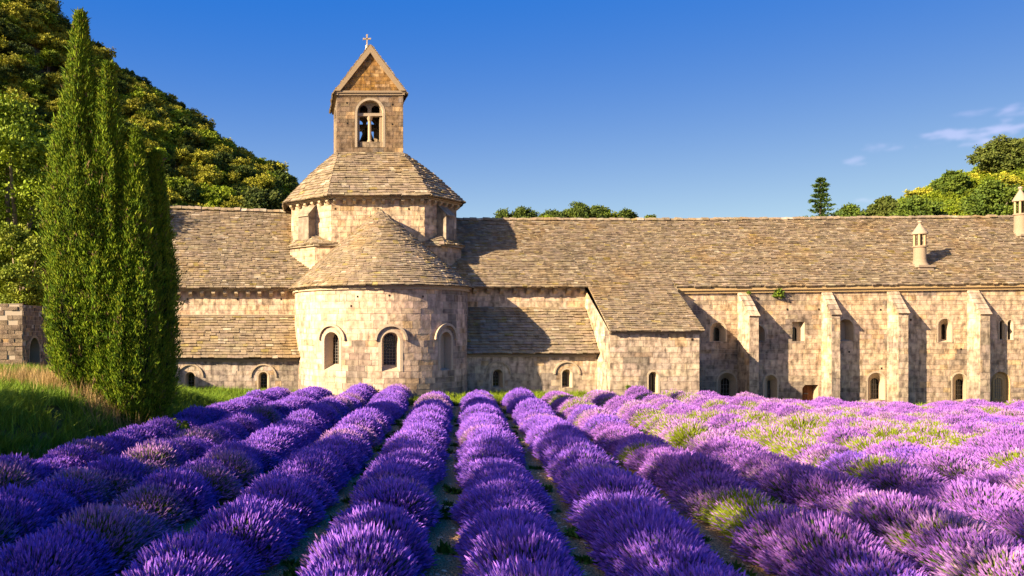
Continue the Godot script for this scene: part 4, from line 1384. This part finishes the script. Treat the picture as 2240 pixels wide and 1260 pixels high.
func lavender() -> void:
	var meshes := []
	for tone in 4:
		var set_ := []
		for k in [4, 3, 3, 2][tone]:
			set_.append(lavender_mesh(tone, 3600))
		meshes.append(set_)
	var labels := {
		-4: "outermost left lavender row, dark beside the grassy bank and passing the cypresses",
		-3: "lavender row second from the grassy bank, partly greenish near the front", -2: "lavender row third from the grassy bank, with bright crests at lower left",
		-1: "broad violet lavender row, second to the left of the bare middle strip of soil", 0: "violet lavender row directly left of the bare middle strip of soil",
		1: "violet lavender row directly right of the bare middle strip of soil", 2: "violet lavender row second to the right of the bare middle strip of soil",
		3: "lavender row third right of the middle soil strip, dark in front and pink behind", 4: "lavender row fourth to the right of the middle soil strip, with green bushes midway",
		5: "lavender row fifth right of the middle soil strip, yellow-green at its far end", 6: "lavender row sixth right of the middle soil strip, cut by the bottom right corner",
		7: "lavender row seventh right of the middle soil strip, crossing the right edge low down", 8: "pinkish lavender row eighth to the right of the middle soil strip",
	}
	var ordinals := ["ninth", "tenth", "eleventh", "twelfth", "thirteenth", "fourteenth", "fifteenth", "sixteenth", "seventeenth", "eighteenth"]
	for k in range(-4, 18):
		var off := -1.03 + 1.65 * k
		var label: String = labels.get(k, "")
		if label == "":
			label = "sunlit pink lavender row, %s to the right of the middle soil strip" % ordinals[k - 9]
		var z_end := 4.2
		if k < 0: z_end = [4.6, 4.4, 4.2, 4.6][k + 4]
		elif k <= 2: z_end = 7.0
		elif k <= 5: z_end = 5.6
		var z_start := 30.4
		if k > 5: z_start = minf(30.4, CAM_Z - (off - 1.0) / 0.76)
		if z_start - z_end < 1.0: continue
		var mid := Vector3(off + RX * 20.0, 0, 16.0)
		var t := thing("lavender_row", label, "lavender row", Vector3(mid.x, ground_y(mid.x, mid.z), mid.z), "rows of lavender in the field")
		var z := z_start + rr(0, 0.4)
		var dir := Vector3(RX, 0, -1.0).normalized()
		var yaw := atan2(-dir.x, -dir.z)
		while z > z_end:
			var x := off + RX * (CAM_Z - z) + rr(-0.11, 0.11)
			var y := ground_y(x, z)
			var green := nz.get_noise_2d(x * 11 + 200, z * 11) + rr(-0.25, 0.25)
			var tone := 0
			if k >= 3:
				if k <= 9 and z < 18: green += 0.18
				if green > 0.42 and z < 26: tone = 3
				elif green > 0.22: tone = 2
				elif green > -0.38: tone = 1
			elif green > 0.42: tone = 2
			if k == 3 and z > 25.3 and z < 27.4: tone = 3
			if k >= 4 and k <= 8 and z > 12.0 + 0.5 * (8 - k) and z < 21.0 and nz.get_noise_2d(x * 16 + 30, z * 16) > -0.12 + 0.03 * absf(k - 5.0): tone = 3
			if k == -2 and z > 25.0 and z < 28.0 and tone == 0: tone = 2
			if k <= -3 and z > 19 and green > 0.0: tone = 2
			var set_: Array = meshes[tone]
			var o := put_mesh("lavender_bush", set_[rng.randi() % set_.size()], t)
			var big := rr(0.85, 1.2)
			var hgt := rr(0.84, 1.12) * (1.0 + 0.35 * nz2.get_noise_2d(k * 70.0, z * 14.0))
			var bs := Basis(Vector3.UP, yaw + (PI if rng.randf() < 0.5 else 0.0) + rr(-0.25, 0.25)) * Basis.from_scale(Vector3(rr(1.0, 1.12), hgt, big))
			o.transform = Transform3D(bs, Vector3(x, y - 0.03, z) - t.position)
			z -= rr(0.38, 0.68)


func plants_on_ground() -> void:
	# bank grass
	var tuft := func(n: int, h: float, lean: float, w: float, cols: Array) -> ArrayMesh:
		var mb := MB.new()
		for i in n:
			var a := rr(0, TAU)
			var p := Vector3(sin(a), 0, cos(a)) * rr(0, 0.14)
			var d := (Vector3(0, 1, 0) + Vector3(sin(a), 0, cos(a)) * rr(0.1, lean) + Vector3(0.25, 0, 0.1)).normalized()
			var l := h * rr(0.55, 1.2)
			var s := d.cross(rdir()).normalized() * w
			var m := p + d * l * 0.6
			var e := p + d * l + Vector3(d.x, -0.3, d.z) * l * 0.25
			var col: Color = cols[rng.randi() % cols.size()]
			col = col * rr(0.75, 1.25)
			mb.quad(p - s, p + s, m + s * 0.7, m - s * 0.7, col)
			mb.tri(m - s * 0.7, m + s * 0.7, e, col)
		return mb.mesh(M.leaf)
	var g1: ArrayMesh = tuft.call(26, 0.36, 0.7, 0.007, [Color(0.13, 0.22, 0.02), Color(0.17, 0.26, 0.022), Color(0.10, 0.17, 0.02)])
	var where := []
	var tints := []
	for i in 9000:
		var z := rr(2.0, 25.0)
		var x := row_left(z) - pow(rng.randf(), 1.3) * 15.0 + 0.1
		if x < -0.45 * (CAM_Z - z) - 1.5: continue
		if x < -11.0 and z < 6.0: continue
		where.append(turned(Vector3(x, ground_y(x, z) - 0.02, z), Vector3.ONE * rr(0.7, 1.3), 0.2))
		var dry := ss(0.1, 0.5, nz2.get_noise_2d(x * 14, z * 14)) * 0.35
		tints.append(Color(1, 1, 1).lerp(Color(2.0, 1.35, 1.2), dry) * rr(0.8, 1.2))
	tag(multi("bank_grass", g1, where, tints, self), "long green meadow grass on the sloping bank left of the lavender", "grass")
	# strip of grass between the rows' ends and the walls
	where = []; tints = []
	for i in 5200:
		var x := rr(-5.5, 38.0)
		var z := rr(1.7, 7.6)
		if Vector2(x - 4.0, z - 0.3).length() < 4.25: continue
		if x > 13.8 and x < 18.3 and z < 3.0: continue
		where.append(turned(Vector3(x, ground_y(x, z) - 0.02, z), Vector3.ONE * rr(0.5, 1.0), 0.2))
		tints.append(Color(1.25, 1.05, 0.8) * rr(0.7, 1.2))
	tag(multi("verge_grass", g1, where, tints, self), "yellow-green grass strip between lavender rows and abbey walls", "grass")
	# tall dry stalks
	var g2: ArrayMesh = tuft.call(12, 0.75, 0.35, 0.006, [Color(0.42, 0.29, 0.13), Color(0.36, 0.24, 0.10), Color(0.48, 0.35, 0.18)])
	where = []; tints = []
	for i in 430:
		var f := rng.randf()
		var p := Vector2(-9.0, 12.5).lerp(Vector2(-4.6, 17.2), f) + Vector2(rng.randfn(0, 0.5), rng.randfn(0, 0.5))
		where.append(turned(Vector3(p.x, ground_y(p.x, p.y) - 0.02, p.y), Vector3.ONE * rr(0.5, 1.1), 0.15))
		tints.append(Color.WHITE * rr(0.7, 1.2))
	tag(multi("dry_grass", g2, where, tints, self), "tall dry golden grass at the foot of the cypresses", "dry grass")
	# weeds and stones in the soil strips
	var wd := MB.new()
	for i in 40:
		var d := (rdir() + Vector3(0, 0.9, 0)).normalized() * rr(0.05, 0.12)
		blade(wd, Vector3(rr(-0.08, 0.08), 0, rr(-0.08, 0.08)), d, d.cross(rdir()).normalized(), 0.022, Color(0.05, 0.11, 0.02) * rr(0.7, 1.4))
	where = []; tints = []
	for k in range(-5, 13):
		for i in 55:
			var z := rr(6.0, 30.0)
			if nz2.get_noise_2d(k * 60.0, z * 30.0) < -0.05: continue
			var x := -0.205 + 1.65 * k + RX * (CAM_Z - z) + rng.randfn(0, 0.09)
			where.append(turned(Vector3(x, ground_y(x, z), z), Vector3.ONE * rr(0.5, 1.5)))
			tints.append(Color.WHITE * rr(0.7, 1.3))
	tag(multi("weeds", wd.mesh(M.leaf), where, tints, self), "low green weeds in the soil strips between lavender rows", "weeds")
	var st := MB.new()
	for i in 5:
		for k in 6:
			var a0 := TAU * k / 6; var a1 := TAU * (k + 1) / 6
			var y0 := -0.5 + i * 0.2; var y1 := y0 + 0.2
			var r0 := sqrt(maxf(0.0, 0.25 - y0 * y0)); var r1 := sqrt(maxf(0.0, 0.25 - y1 * y1))
			st.quad(Vector3(sin(a0) * r0 * 1.2, y0 * 0.7, cos(a0) * r0), Vector3(sin(a1) * r0 * 1.2, y0 * 0.7, cos(a1) * r0), Vector3(sin(a1) * r1 * 1.2, y1 * 0.7, cos(a1) * r1), Vector3(sin(a0) * r1 * 1.2, y1 * 0.7, cos(a0) * r1), Color(0.42, 0.33, 0.24))
	where = []; tints = []
	for k in range(-5, 13):
		for i in 420:
			var z := rr(8.0, 30.5)
			var x := -0.205 + 1.65 * k + RX * (CAM_Z - z) + rng.randfn(0, 0.2)
			where.append(turned(Vector3(x, ground_y(x, z), z), Vector3(rr(0.02, 0.075), rr(0.015, 0.04), rr(0.02, 0.07)), 0.4))
			tints.append(Color.WHITE * rr(0.6, 1.4))
	tag(multi("pebbles", st.mesh(M.mortar), where, tints, self), "small pale stones scattered on the soil between lavender rows", "pebbles")
	# the yellow-lit shrub before the cypresses, and plants rooted in the walls
	var y := thing("meadow_shrub", "bright yellow-green shrub in front of the cypresses beside the lavender", "shrub", Vector3(-3.35, ground_y(-3.35, 17.0), 17.0))
	var ym := MB.new()
	crown(ym, [[Vector3(0, 0.25, 0), Vector3(0.55, 0.3, 0.45)], [Vector3(0.3, 0.2, 0.2), Vector3(0.35, 0.25, 0.35)]], 70, 12, 0.1, 0.1, [Color(0.16, 0.2, 0.025), Color(0.2, 0.22, 0.03)])
	part("foliage", ym, M.leaf, y)
	var ys := MB.new()
	limb(ys, Vector3(0, -0.1, 0), Vector3(0.05, 0.35, 0), 0.03, 0.01, 0.03, Color(0.14, 0.1, 0.07))
	part("stem", ys, M.bark, y)
	for s in [["green plant rooted in the wing wall under the eaves", at(1702, 645, 0.08), 0.24], ["small plant rooted in the transept wall below the corbels by the cypress", at(386, 652, 0.08), 0.16], ["tiny green plant rooted low in the projecting block's front wall", at(1373, 848, 2.92), 0.11], ["small plant sprouting beside the top of the first buttress", at(1637, 641, 0.2), 0.09]]:
		var w := thing("wall_plant", s[0], "plant", s[1], "plants rooted in the abbey walls")
		var wm := MB.new()
		var r: float = s[2]
		crown(wm, [[Vector3(0, 0, 0.04), Vector3(r, r * 1.1, r * 0.6)]], 40, 8, r * 0.4, r * 0.35, [Color(0.09, 0.14, 0.02), Color(0.13, 0.18, 0.02)])
		part("foliage", wm, M.leaf, w)
		var ws := MB.new()
		limb(ws, Vector3(0, 0, -0.08), Vector3(0, 0, 0.06), 0.015, 0.008, 0.0, Color(0.14, 0.1, 0.07))
		part("stem", ws, M.bark, w)


func garden_wall() -> void:
	var zf := 6.0
	var xc := -11.12
	var t := thing("garden_wall", "rough dry stone wall with a dark arched doorway left of the cypresses", "stone wall")
	wall(t, "wall_front", plane_map(Vector3(0, 0, zf), Vector3(1, 0, 0), Vector3(0, 0, 1)), rect(-22.0, 1.2, xc, 4.85), [], "rubble", 0.17, 0.3, 150, 0.035)
	var rm := plane_map(Vector3(xc, 0, 0), Vector3(0, 0, -1), Vector3(1, 0, 0))
	var dh := window(t, rm, -4.65, 1.5, 1.2, 1.95, {"ring": 0.12, "iw": 1.1, "ih": 1.9, "sill": 0.02, "depth": 0.55, "cols": 1, "rows": 1, "called": "arched_doorway", "dark": true, "tone": Color(0.36, 0.29, 0.2)})
	wall(t, "wall_return", rm, rect(-zf, 1.0, 1.5, 4.8), [dh], "rubble", 0.17, 0.3, 140, 0.035)
	var top := MB.new()
	top.quad(Vector3(-22, 4.83, zf), Vector3(xc, 4.83, zf), Vector3(xc, 4.83, zf - 0.6), Vector3(-22, 4.83, zf - 0.6), Color(0.35, 0.3, 0.23))
	top.quad(Vector3(xc - 0.6, 4.78, zf - 0.6), Vector3(xc, 4.78, zf - 0.6), Vector3(xc, 4.78, -1.5), Vector3(xc - 0.6, 4.78, -1.5), Color(0.35, 0.3, 0.23))
	top.quad(Vector3(xc, 1.2, zf - 0.6), Vector3(-22, 1.2, zf - 0.6), Vector3(-22, 4.83, zf - 0.6), Vector3(xc, 4.83, zf - 0.6), Color(0.35, 0.3, 0.23))
	part("wall_top", top, M.rubble, t)


func trees() -> void:
	var gy := func(x: float, z: float) -> Vector3: return Vector3(x, ground_y(x, z), z)
	cypress("tallest cypress, with a thin spire, at the left of the group", gy.call(-5.75, 16.2), 10.25, 1.75, Vector3(-0.05, 0, 0), 22000)
	cypress("second tallest cypress, with a pointed top, in the middle of the group", gy.call(-5.02, 16.3), 9.2, 1.75, Vector3(0.0, 0, 0), 20000)
	cypress("shorter cypress with a leaning top right of the two tallest", gy.call(-4.4, 16.4), 7.9, 1.55, Vector3(0.15, 0, 0), 16000)
	cypress("dark cypress on the right of the group, against the abbey roof", gy.call(-3.95, 15.8), 7.6, 1.35, Vector3(0.12, 0, 0), 15000)
	cypress("short bushy cypress on the left edge of the group, beside the doorway", gy.call(-6.0, 15.8), 5.6, 1.3, Vector3(-0.2, 0, 0), 12000)
	broad_tree("broadleaf_tree", "large bright green broadleaf tree behind the stone wall, at the left edge", Vector3(-15.2, 1.8, -4.5), 15.6, 9.5, {"clumps": 95, "leaves": 34, "size": 0.2, "blobs": 11, "spread": 0.075, "pal": [Color(0.16, 0.23, 0.015), Color(0.21, 0.27, 0.018), Color(0.11, 0.17, 0.012)]})
	broad_tree("broadleaf_tree", "smaller light green tree just above the stone wall's top", Vector3(-13.4, 1.9, 0.0), 7.3, 5.2, {"clumps": 70, "leaves": 26, "size": 0.15, "blobs": 9, "fork": 0.35, "bark": Color(0.4, 0.3, 0.2), "pal": [Color(0.18, 0.23, 0.022), Color(0.24, 0.27, 0.028), Color(0.13, 0.17, 0.018)]})
	broad_tree("broadleaf_tree", "dark leafy tree filling the gap behind the wall and cypresses", Vector3(-10.6, 1.5, -6.0), 9.5, 6.5, {"clumps": 70, "leaves": 26, "size": 0.18, "blobs": 9})
	# trees that stand left of the field, outside the picture: they shade its near part
	for s in [[-12.5, 29.5, 11.0, 6.0, "rounded tree left of the field, beside the third lavender row's near end"], [-13.5, 34.5, 12.8, 7.0, "tall spreading tree left of the field, level with the viewer"],
			[-12.5, 39.5, 13.5, 7.0, "tallest tree left of the field, just behind the viewer"], [-16.5, 25.0, 8.2, 5.5, "lower tree on the bank, left of the cypresses and near the field"],
			[-8.5, 43.5, 13.5, 7.0, "tall tree behind the viewer at the field's near corner"],
			[-21.0, 32.0, 12.0, 7.0, "farthest left of the trees along the field's edge"], [-10.8, 32.2, 9.6, 5.0, "slim tree between two larger ones along the field's left edge"], [-10.2, 37.0, 12.2, 5.5, "dense tree close to the field's left edge beside the viewer"]]:
		broad_tree("field_edge_tree", s[4], Vector3(s[0], ground_y(s[0], s[1]), s[1]), s[2], s[3], {"clumps": 22, "leaves": 20, "size": 0.25, "blobs": 8, "spread": 0.08, "fork": 0.16, "group": "trees along the field's left edge"})
	# fir behind the wing
	var f := thing("fir_tree", "lone dark conical fir rising behind the wing's roof", "fir tree", Vector3(42.4, 0.5, -24.0))
	var tr := MB.new()
	tr.tube(PackedVector3Array([Vector3(0, -0.4, 0), Vector3(0, 8, 0), Vector3(0, 15.2, 0)]), PackedFloat32Array([0.3, 0.18, 0.02]), 8, Color(0.15, 0.11, 0.08))
	part("trunk", tr, M.bark, f)
	var fc := MB.new()
	for lvl in 34:
		var y := 1.6 + lvl * 0.41
		var r := maxf(0.12, (15.8 - y) * 0.38) * rr(0.62, 1.2)
		for k in 9:
			var a := TAU * k / 9 + lvl * 0.7 + rr(-0.3, 0.3)
			var out := Vector3(sin(a), -0.1, cos(a))
			var rl := r * rr(0.5, 1.2)
			if rng.randf() < 0.12: continue
			for i in 40:
				var q := rng.randf()
				var p := Vector3(0, y, 0) + out * rl * q + Vector3(0, 0.16 * q * q * rl, 0) + rdir() * 0.16 * (1.15 - q)
				var d := (out + rdir() * 0.7 + Vector3(0, 0.3, 0)).normalized() * rr(0.14, 0.3)
				blade(fc, p, d, d.cross(rdir()).normalized(), 0.05, Color(0.05, 0.085, 0.02) * rr(0.7, 1.4))
	part("crown", fc, M.scale_leaf, f)
	# crowns that show above the roof ridge
	var names := ["flat-topped tree peeping over the ridge just right of the drum's shadow", "low round tree crown over the ridge, left of the tallest distant crown", "tallest distant crown peeping over the wing's ridge", "thin-topped tree over the ridge, right of the tallest distant crown", "small lone round crown over the middle of the ridge", "tiny far crown over the ridge beside the lone round one", "wide low tree crown over the ridge between its neighbours"]
	var spots := [[1105, 468, 3.0], [1150, 464, 3.4], [1268, 458, 3.8], [1310, 462, 3.2], [1374, 467, 2.6], [1425, 476, 2.0], [1215, 471, 4.0]]
	for i in spots.size():
		var s: Array = spots[i]
		var p := at(s[0], s[1], -46.0)
		var g := hill_right(p.x, -46.0)
		broad_tree("distant_tree", names[i], Vector3(p.x, g - 0.2, -46.0), (p.y - g) * 1.14 + 0.5, s[2], {"clumps": 34, "leaves": 20, "size": 0.2, "blobs": 7, "spread": 0.13, "group": "tree crowns above the roof ridge", "pal": [Color(0.06, 0.09, 0.02), Color(0.09, 0.12, 0.02)]})
	# single trees on the two hills
	for s in [["round-topped pine with bare branches on the left hill's crest", 75, 12, -59.0, 5.5, 1], ["dark pine standing out against the sky behind the tallest cypress", 200, 105, -58.0, 3.4, 1], ["small dark pine on the left hill's skyline", 385, 215, -58.0, 2.6, 1], ["round tree at the foot of the left hill by the drum", 575, 400, -34.0, 4.6, 0], ["small bushy tree on the left hill's lower skyline", 600, 365, -57.0, 3.2, 0]]:
		var p := at(s[1], s[2], s[3])
		var g := hill_left(p.x, p.z)
		var hh := clampf(p.y - g, 3.0, 7.5)
		broad_tree("pine_tree" if s[5] == 1 else "hill_tree", s[0], Vector3(p.x, g - 0.2, p.z), hh, s[4], {"clumps": 46, "leaves": 20, "size": 0.24, "blobs": 7, "fork": 0.5 if s[5] == 1 else 0.25, "spread": 0.1, "group": "single trees on the left hill", "category": "pine tree" if s[5] == 1 else "tree", "pal": [Color(0.06, 0.085, 0.02), Color(0.09, 0.11, 0.025)]})
	var ip := 0
	var rlab := ["big umbrella pine on the right hill's crest", "pine at the right edge of the picture on the hill's crest", "slender tree on the right hill's slope against the sky", "round green tree low on the right hill, near the fir", "bushy tree on the right hill's slope between fir and chimney", "broad tree on the right hill behind the lantern chimney", "bright tree on the right hill near the second chimney", "leafy tree beside the fir's foot"]
	for s in [[2188, 306, -50.0, 5.6, 1], [2238, 305, -50.0, 4.6, 1], [2085, 372, -50.0, 3.4, 0], [1862, 440, -40.0, 4.2, 0], [1935, 422, -44.0, 4.0, 1], [2010, 425, -40.0, 5.4, 0], [2170, 395, -40.0, 5.4, 0], [1835, 456, -34.0, 3.0, 0]]:
		var p := at(s[0], s[1], s[2])
		var g := hill_right(p.x, p.z)
		var hh := clampf(p.y - g, 3.0, 9.5)
		broad_tree("pine_tree" if s[4] == 1 else "hill_tree", rlab[ip], Vector3(p.x, p.y - hh, p.z), hh, s[3], {"clumps": 60, "leaves": 22, "size": 0.24, "blobs": 8, "fork": 0.3, "spread": 0.1, "group": "single trees on the right hill", "category": "pine tree" if s[4] == 1 else "tree", "pal": [Color(0.07, 0.11, 0.018), Color(0.10, 0.14, 0.02)] if s[4] == 0 else [Color(0.07, 0.095, 0.02), Color(0.1, 0.12, 0.025)]})
		ip += 1
	# scrub that covers the hills
	var kinds := []
	for k in 8: kinds.append(bush_mesh(k % 4))
	for side in 2:
		var scrub := Node3D.new()
		scrub.name = "left_hillside_scrub" if side == 0 else "right_hillside_scrub"
		scrub.name = numbered("hillside_scrub")
		add_child(scrub)
		tag(scrub, "dense evergreen scrub covering the steep hill behind the cypresses" if side == 0 else "green and ochre scrub covering the hill behind the wing", "scrub", "", "stuff")
		var wh := []; var tn := []
		for k in 8:
			wh.append([]); tn.append([])
		for i in (3600 if side == 0 else 2400):
			var x := rr(-70, 14) if side == 0 else rr(12, 110)
			var z := rr(-64, -16)
			var h := hill_left(x, z) if side == 0 else hill_right(x, z)
			if side == 0 and h < 2.0: continue
			var patchy := nz.get_noise_2d(x * 9, z * 9)
			var k := 0
			if side == 0: k = 1 if patchy > 0.14 + rr(-0.3, 0.3) else (2 if rng.randf() < 0.45 else 0)
			else: k = 1 if patchy > 0.3 + rr(-0.2, 0.2) else (3 if rng.randf() < 0.6 else 0)
			k += 4 * (rng.randi() % 2)
			var s := rr(0.75, 1.55)
			wh[k].append(turned(Vector3(x, h - 0.2, z), Vector3(s * rr(0.9, 1.3), s, s * rr(0.9, 1.3))))
			tn[k].append(Color.WHITE * rr(0.7, 1.3))
		for k in 8:
			if wh[k].size():
				multi("bushes", kinds[k], wh[k], tn[k], scrub)
	# bare rock on the left hill
	var rk := MB.new()
	var rp0 := at(412, 322, -50.0)
	for i in 9:
		var c := Vector3(rng.randfn(0, 0.5), rr(-1.8, 0.4), rng.randfn(0, 0.3))
		var s := Vector3(rr(0.5, 1.0), rr(0.5, 1.1), rr(0.6, 1.0))
		var cor := []
		for k in 8:
			cor.append(c + Vector3(s.x * (0.5 if k & 1 else -0.5), s.y * (0.5 if k & 2 else -0.5), s.z * (0.5 if k & 4 else -0.5)) + rdir() * 0.25)
		for q in [[4, 5, 7, 6], [1, 0, 2, 3], [0, 4, 6, 2], [5, 1, 3, 7], [6, 7, 3, 2], [0, 1, 5, 4]]:
			rk.quad(cor[q[0]], cor[q[1]], cor[q[2]], cor[q[3]], Color(0.30, 0.28, 0.27) * rr(0.8, 1.1))
	var ro := part("rock_outcrop", rk, M.rubble, self)
	ro.position = Vector3(rp0.x, hill_left(rp0.x, -48.5) + 1.3, -48.5)
	tag(ro, "pale grey rock outcrop showing through the left hill's scrub", "rock")


# ------------------------------------------------------------------ sky
func sky_cover() -> ImageTexture:
	var w := 4096
	var h := 2048
	var im := Image.create(w, h, false, Image.FORMAT_RGBA8)
	im.fill(Color(0, 0, 0, 0))
	var f := FastNoiseLite.new()
	f.seed = 5
	f.frequency = 1.0
	f.fractal_octaves = 5
	# wisps: azimuth to the right of the view axis, elevation, half width, half height in degrees, strength
	for c in [[41.2, 10.9, 1.5, 0.3, 0.34], [43.2, 10.5, 1.9, 0.45, 0.4], [40.3, 10.4, 0.9, 0.22, 0.28], [38.6, 10.7, 1.2, 0.28, 0.22], [37.0, 10.0, 0.7, 0.25, 0.22], [38.9, 7.6, 1.8, 0.25, 0.28], [44.3, 11.6, 1.6, 0.35, 0.34], [42.6, 9.4, 0.9, 0.2, 0.22], [42.4, 11.9, 1.2, 0.2, 0.18],
			[58.0, 10.0, 4.0, 0.7, 0.35], [70.0, 8.0, 5.0, 0.6, 0.35], [95.0, 12.0, 5.0, 0.9, 0.3], [140.0, 9.0, 6.0, 0.8, 0.3], [-150.0, 10.0, 5.0, 0.8, 0.3], [52.0, 12.5, 2.5, 0.45, 0.3]]:
		var cx: float = fposmod(c[0] / 360.0, 1.0) * w
		var cy: float = (0.5 - c[1] / 180.0) * h
		var rx: float = c[2] * w / 360.0
		var ry: float = c[3] * h / 180.0
		for y in range(int(cy - ry * 2.2), int(cy + ry * 2.2)):
			for x in range(int(cx - rx * 1.6), int(cx + rx * 1.6)):
				if x < 0 or x >= w: continue
				var dx := (x - cx) / rx; var dy := (y - cy) / ry
				var n := f.get_noise_2d(x * 0.035, y * 0.11)
				var a := clampf((1.0 - dx * dx * 0.8 - dy * dy * 0.5 + n * 1.5 - 0.25) * 0.8, 0, 1)
				a = a * a * (3 - 2 * a) * float(c[4])
				var was := im.get_pixel(x, y).a
				if a > was:
					im.set_pixel(x, y, Color(1.0, 0.93, 0.95, a))
	return ImageTexture.create_from_image(im)


# ------------------------------------------------------------------ build
func _ready() -> void:
	rng.seed = 20240611
	nz.seed = 4
	nz.frequency = 0.05
	nz.fractal_octaves = 3
	nz2.seed = 9
	nz2.frequency = 0.05
	nz2.fractal_octaves = 3
	# camera: level, with a shifted lens
	var cam := Camera3D.new()
	cam.name = "camera"
	cam.set_frustum(0.1 * 1260.0 / FOC, Vector2(0.1 * (1120.0 - 650.0) / FOC, 0.1 * (708.0 - 630.0) / FOC), 0.1, 3000.0)
	cam.position = Vector3(0, CAM_Y, CAM_Z)
	add_child(cam)
	cam.current = true
	# sky and exposure
	var we := WorldEnvironment.new()
	we.name = "world_environment"
	var env := Environment.new()
	env.background_mode = Environment.BG_SKY
	var sky := Sky.new()
	var sm := ProceduralSkyMaterial.new()
	sm.sky_top_color = Color(0.0, 0.049, 0.207).linear_to_srgb()
	sm.sky_horizon_color = Color(0.336, 0.425, 0.335).linear_to_srgb()
	sm.sky_curve = 0.086
	sm.ground_horizon_color = Color(0.22, 0.2, 0.16).linear_to_srgb()
	sm.ground_bottom_color = Color(0.12, 0.1, 0.07).linear_to_srgb()
	sm.sky_cover = sky_cover()
	sm.sky_cover_modulate = Color(0.5, 0.44, 0.46)
	sm.sun_angle_max = 60.0
	sm.sun_curve = 0.33
	sky.sky_material = sm
	env.sky = sky
	env.tonemap_mode = Environment.TONE_MAPPER_LINEAR
	env.tonemap_exposure = 3.3
	env.sdfgi_enabled = true
	env.ssao_enabled = true
	env.ssil_enabled = true
	we.environment = env
	add_child(we)
	# low sun from the left, a little behind the camera
	var sun := DirectionalLight3D.new()
	sun.name = "sun"
	var az := deg_to_rad(65.0)
	var el := deg_to_rad(24.5)
	sun.basis = Basis.looking_at(Vector3(sin(az) * cos(el), -sin(el), -cos(az) * cos(el)), Vector3.UP)
	sun.light_color = Color(1.0, 0.80, 0.55).linear_to_srgb()
	sun.light_energy = 1.6
	sun.light_angular_distance = 0.5
	sun.shadow_enabled = true
	add_child(sun)

	materials()
	var t0 := Time.get_ticks_msec()
	var far := [-900.0, -500.0, -250.0, -120.0, -70.0]
	var far2 := [90.0, 140.0, 250.0, 500.0, 900.0]
	sheet("ground", far + span(-40, 60, 0.8) + far2, [-900.0, -500.0, -250.0, -120.0, -60.0] + span(-25, 45, 0.8) + [70.0, 150.0, 400.0, 900.0], 0, 0)
	sheet("hill", span(-120, 20, 2.5), span(-130, -16, 2.5), 1, 1)
	sheet("hill", span(6, 160, 3.0), span(-120, -14, 3.0), 2, 1)
	church()
	print("church ", Time.get_ticks_msec() - t0)
	wing()
	garden_wall()
	print("walls ", Time.get_ticks_msec() - t0)
	trees()
	print("trees ", Time.get_ticks_msec() - t0)
	plants_on_ground()
	lavender()
	print("all ", Time.get_ticks_msec() - t0)
	for n in find_children("*", "Node3D", true, false):
		if n.has_meta("_n"): n.remove_meta("_n")
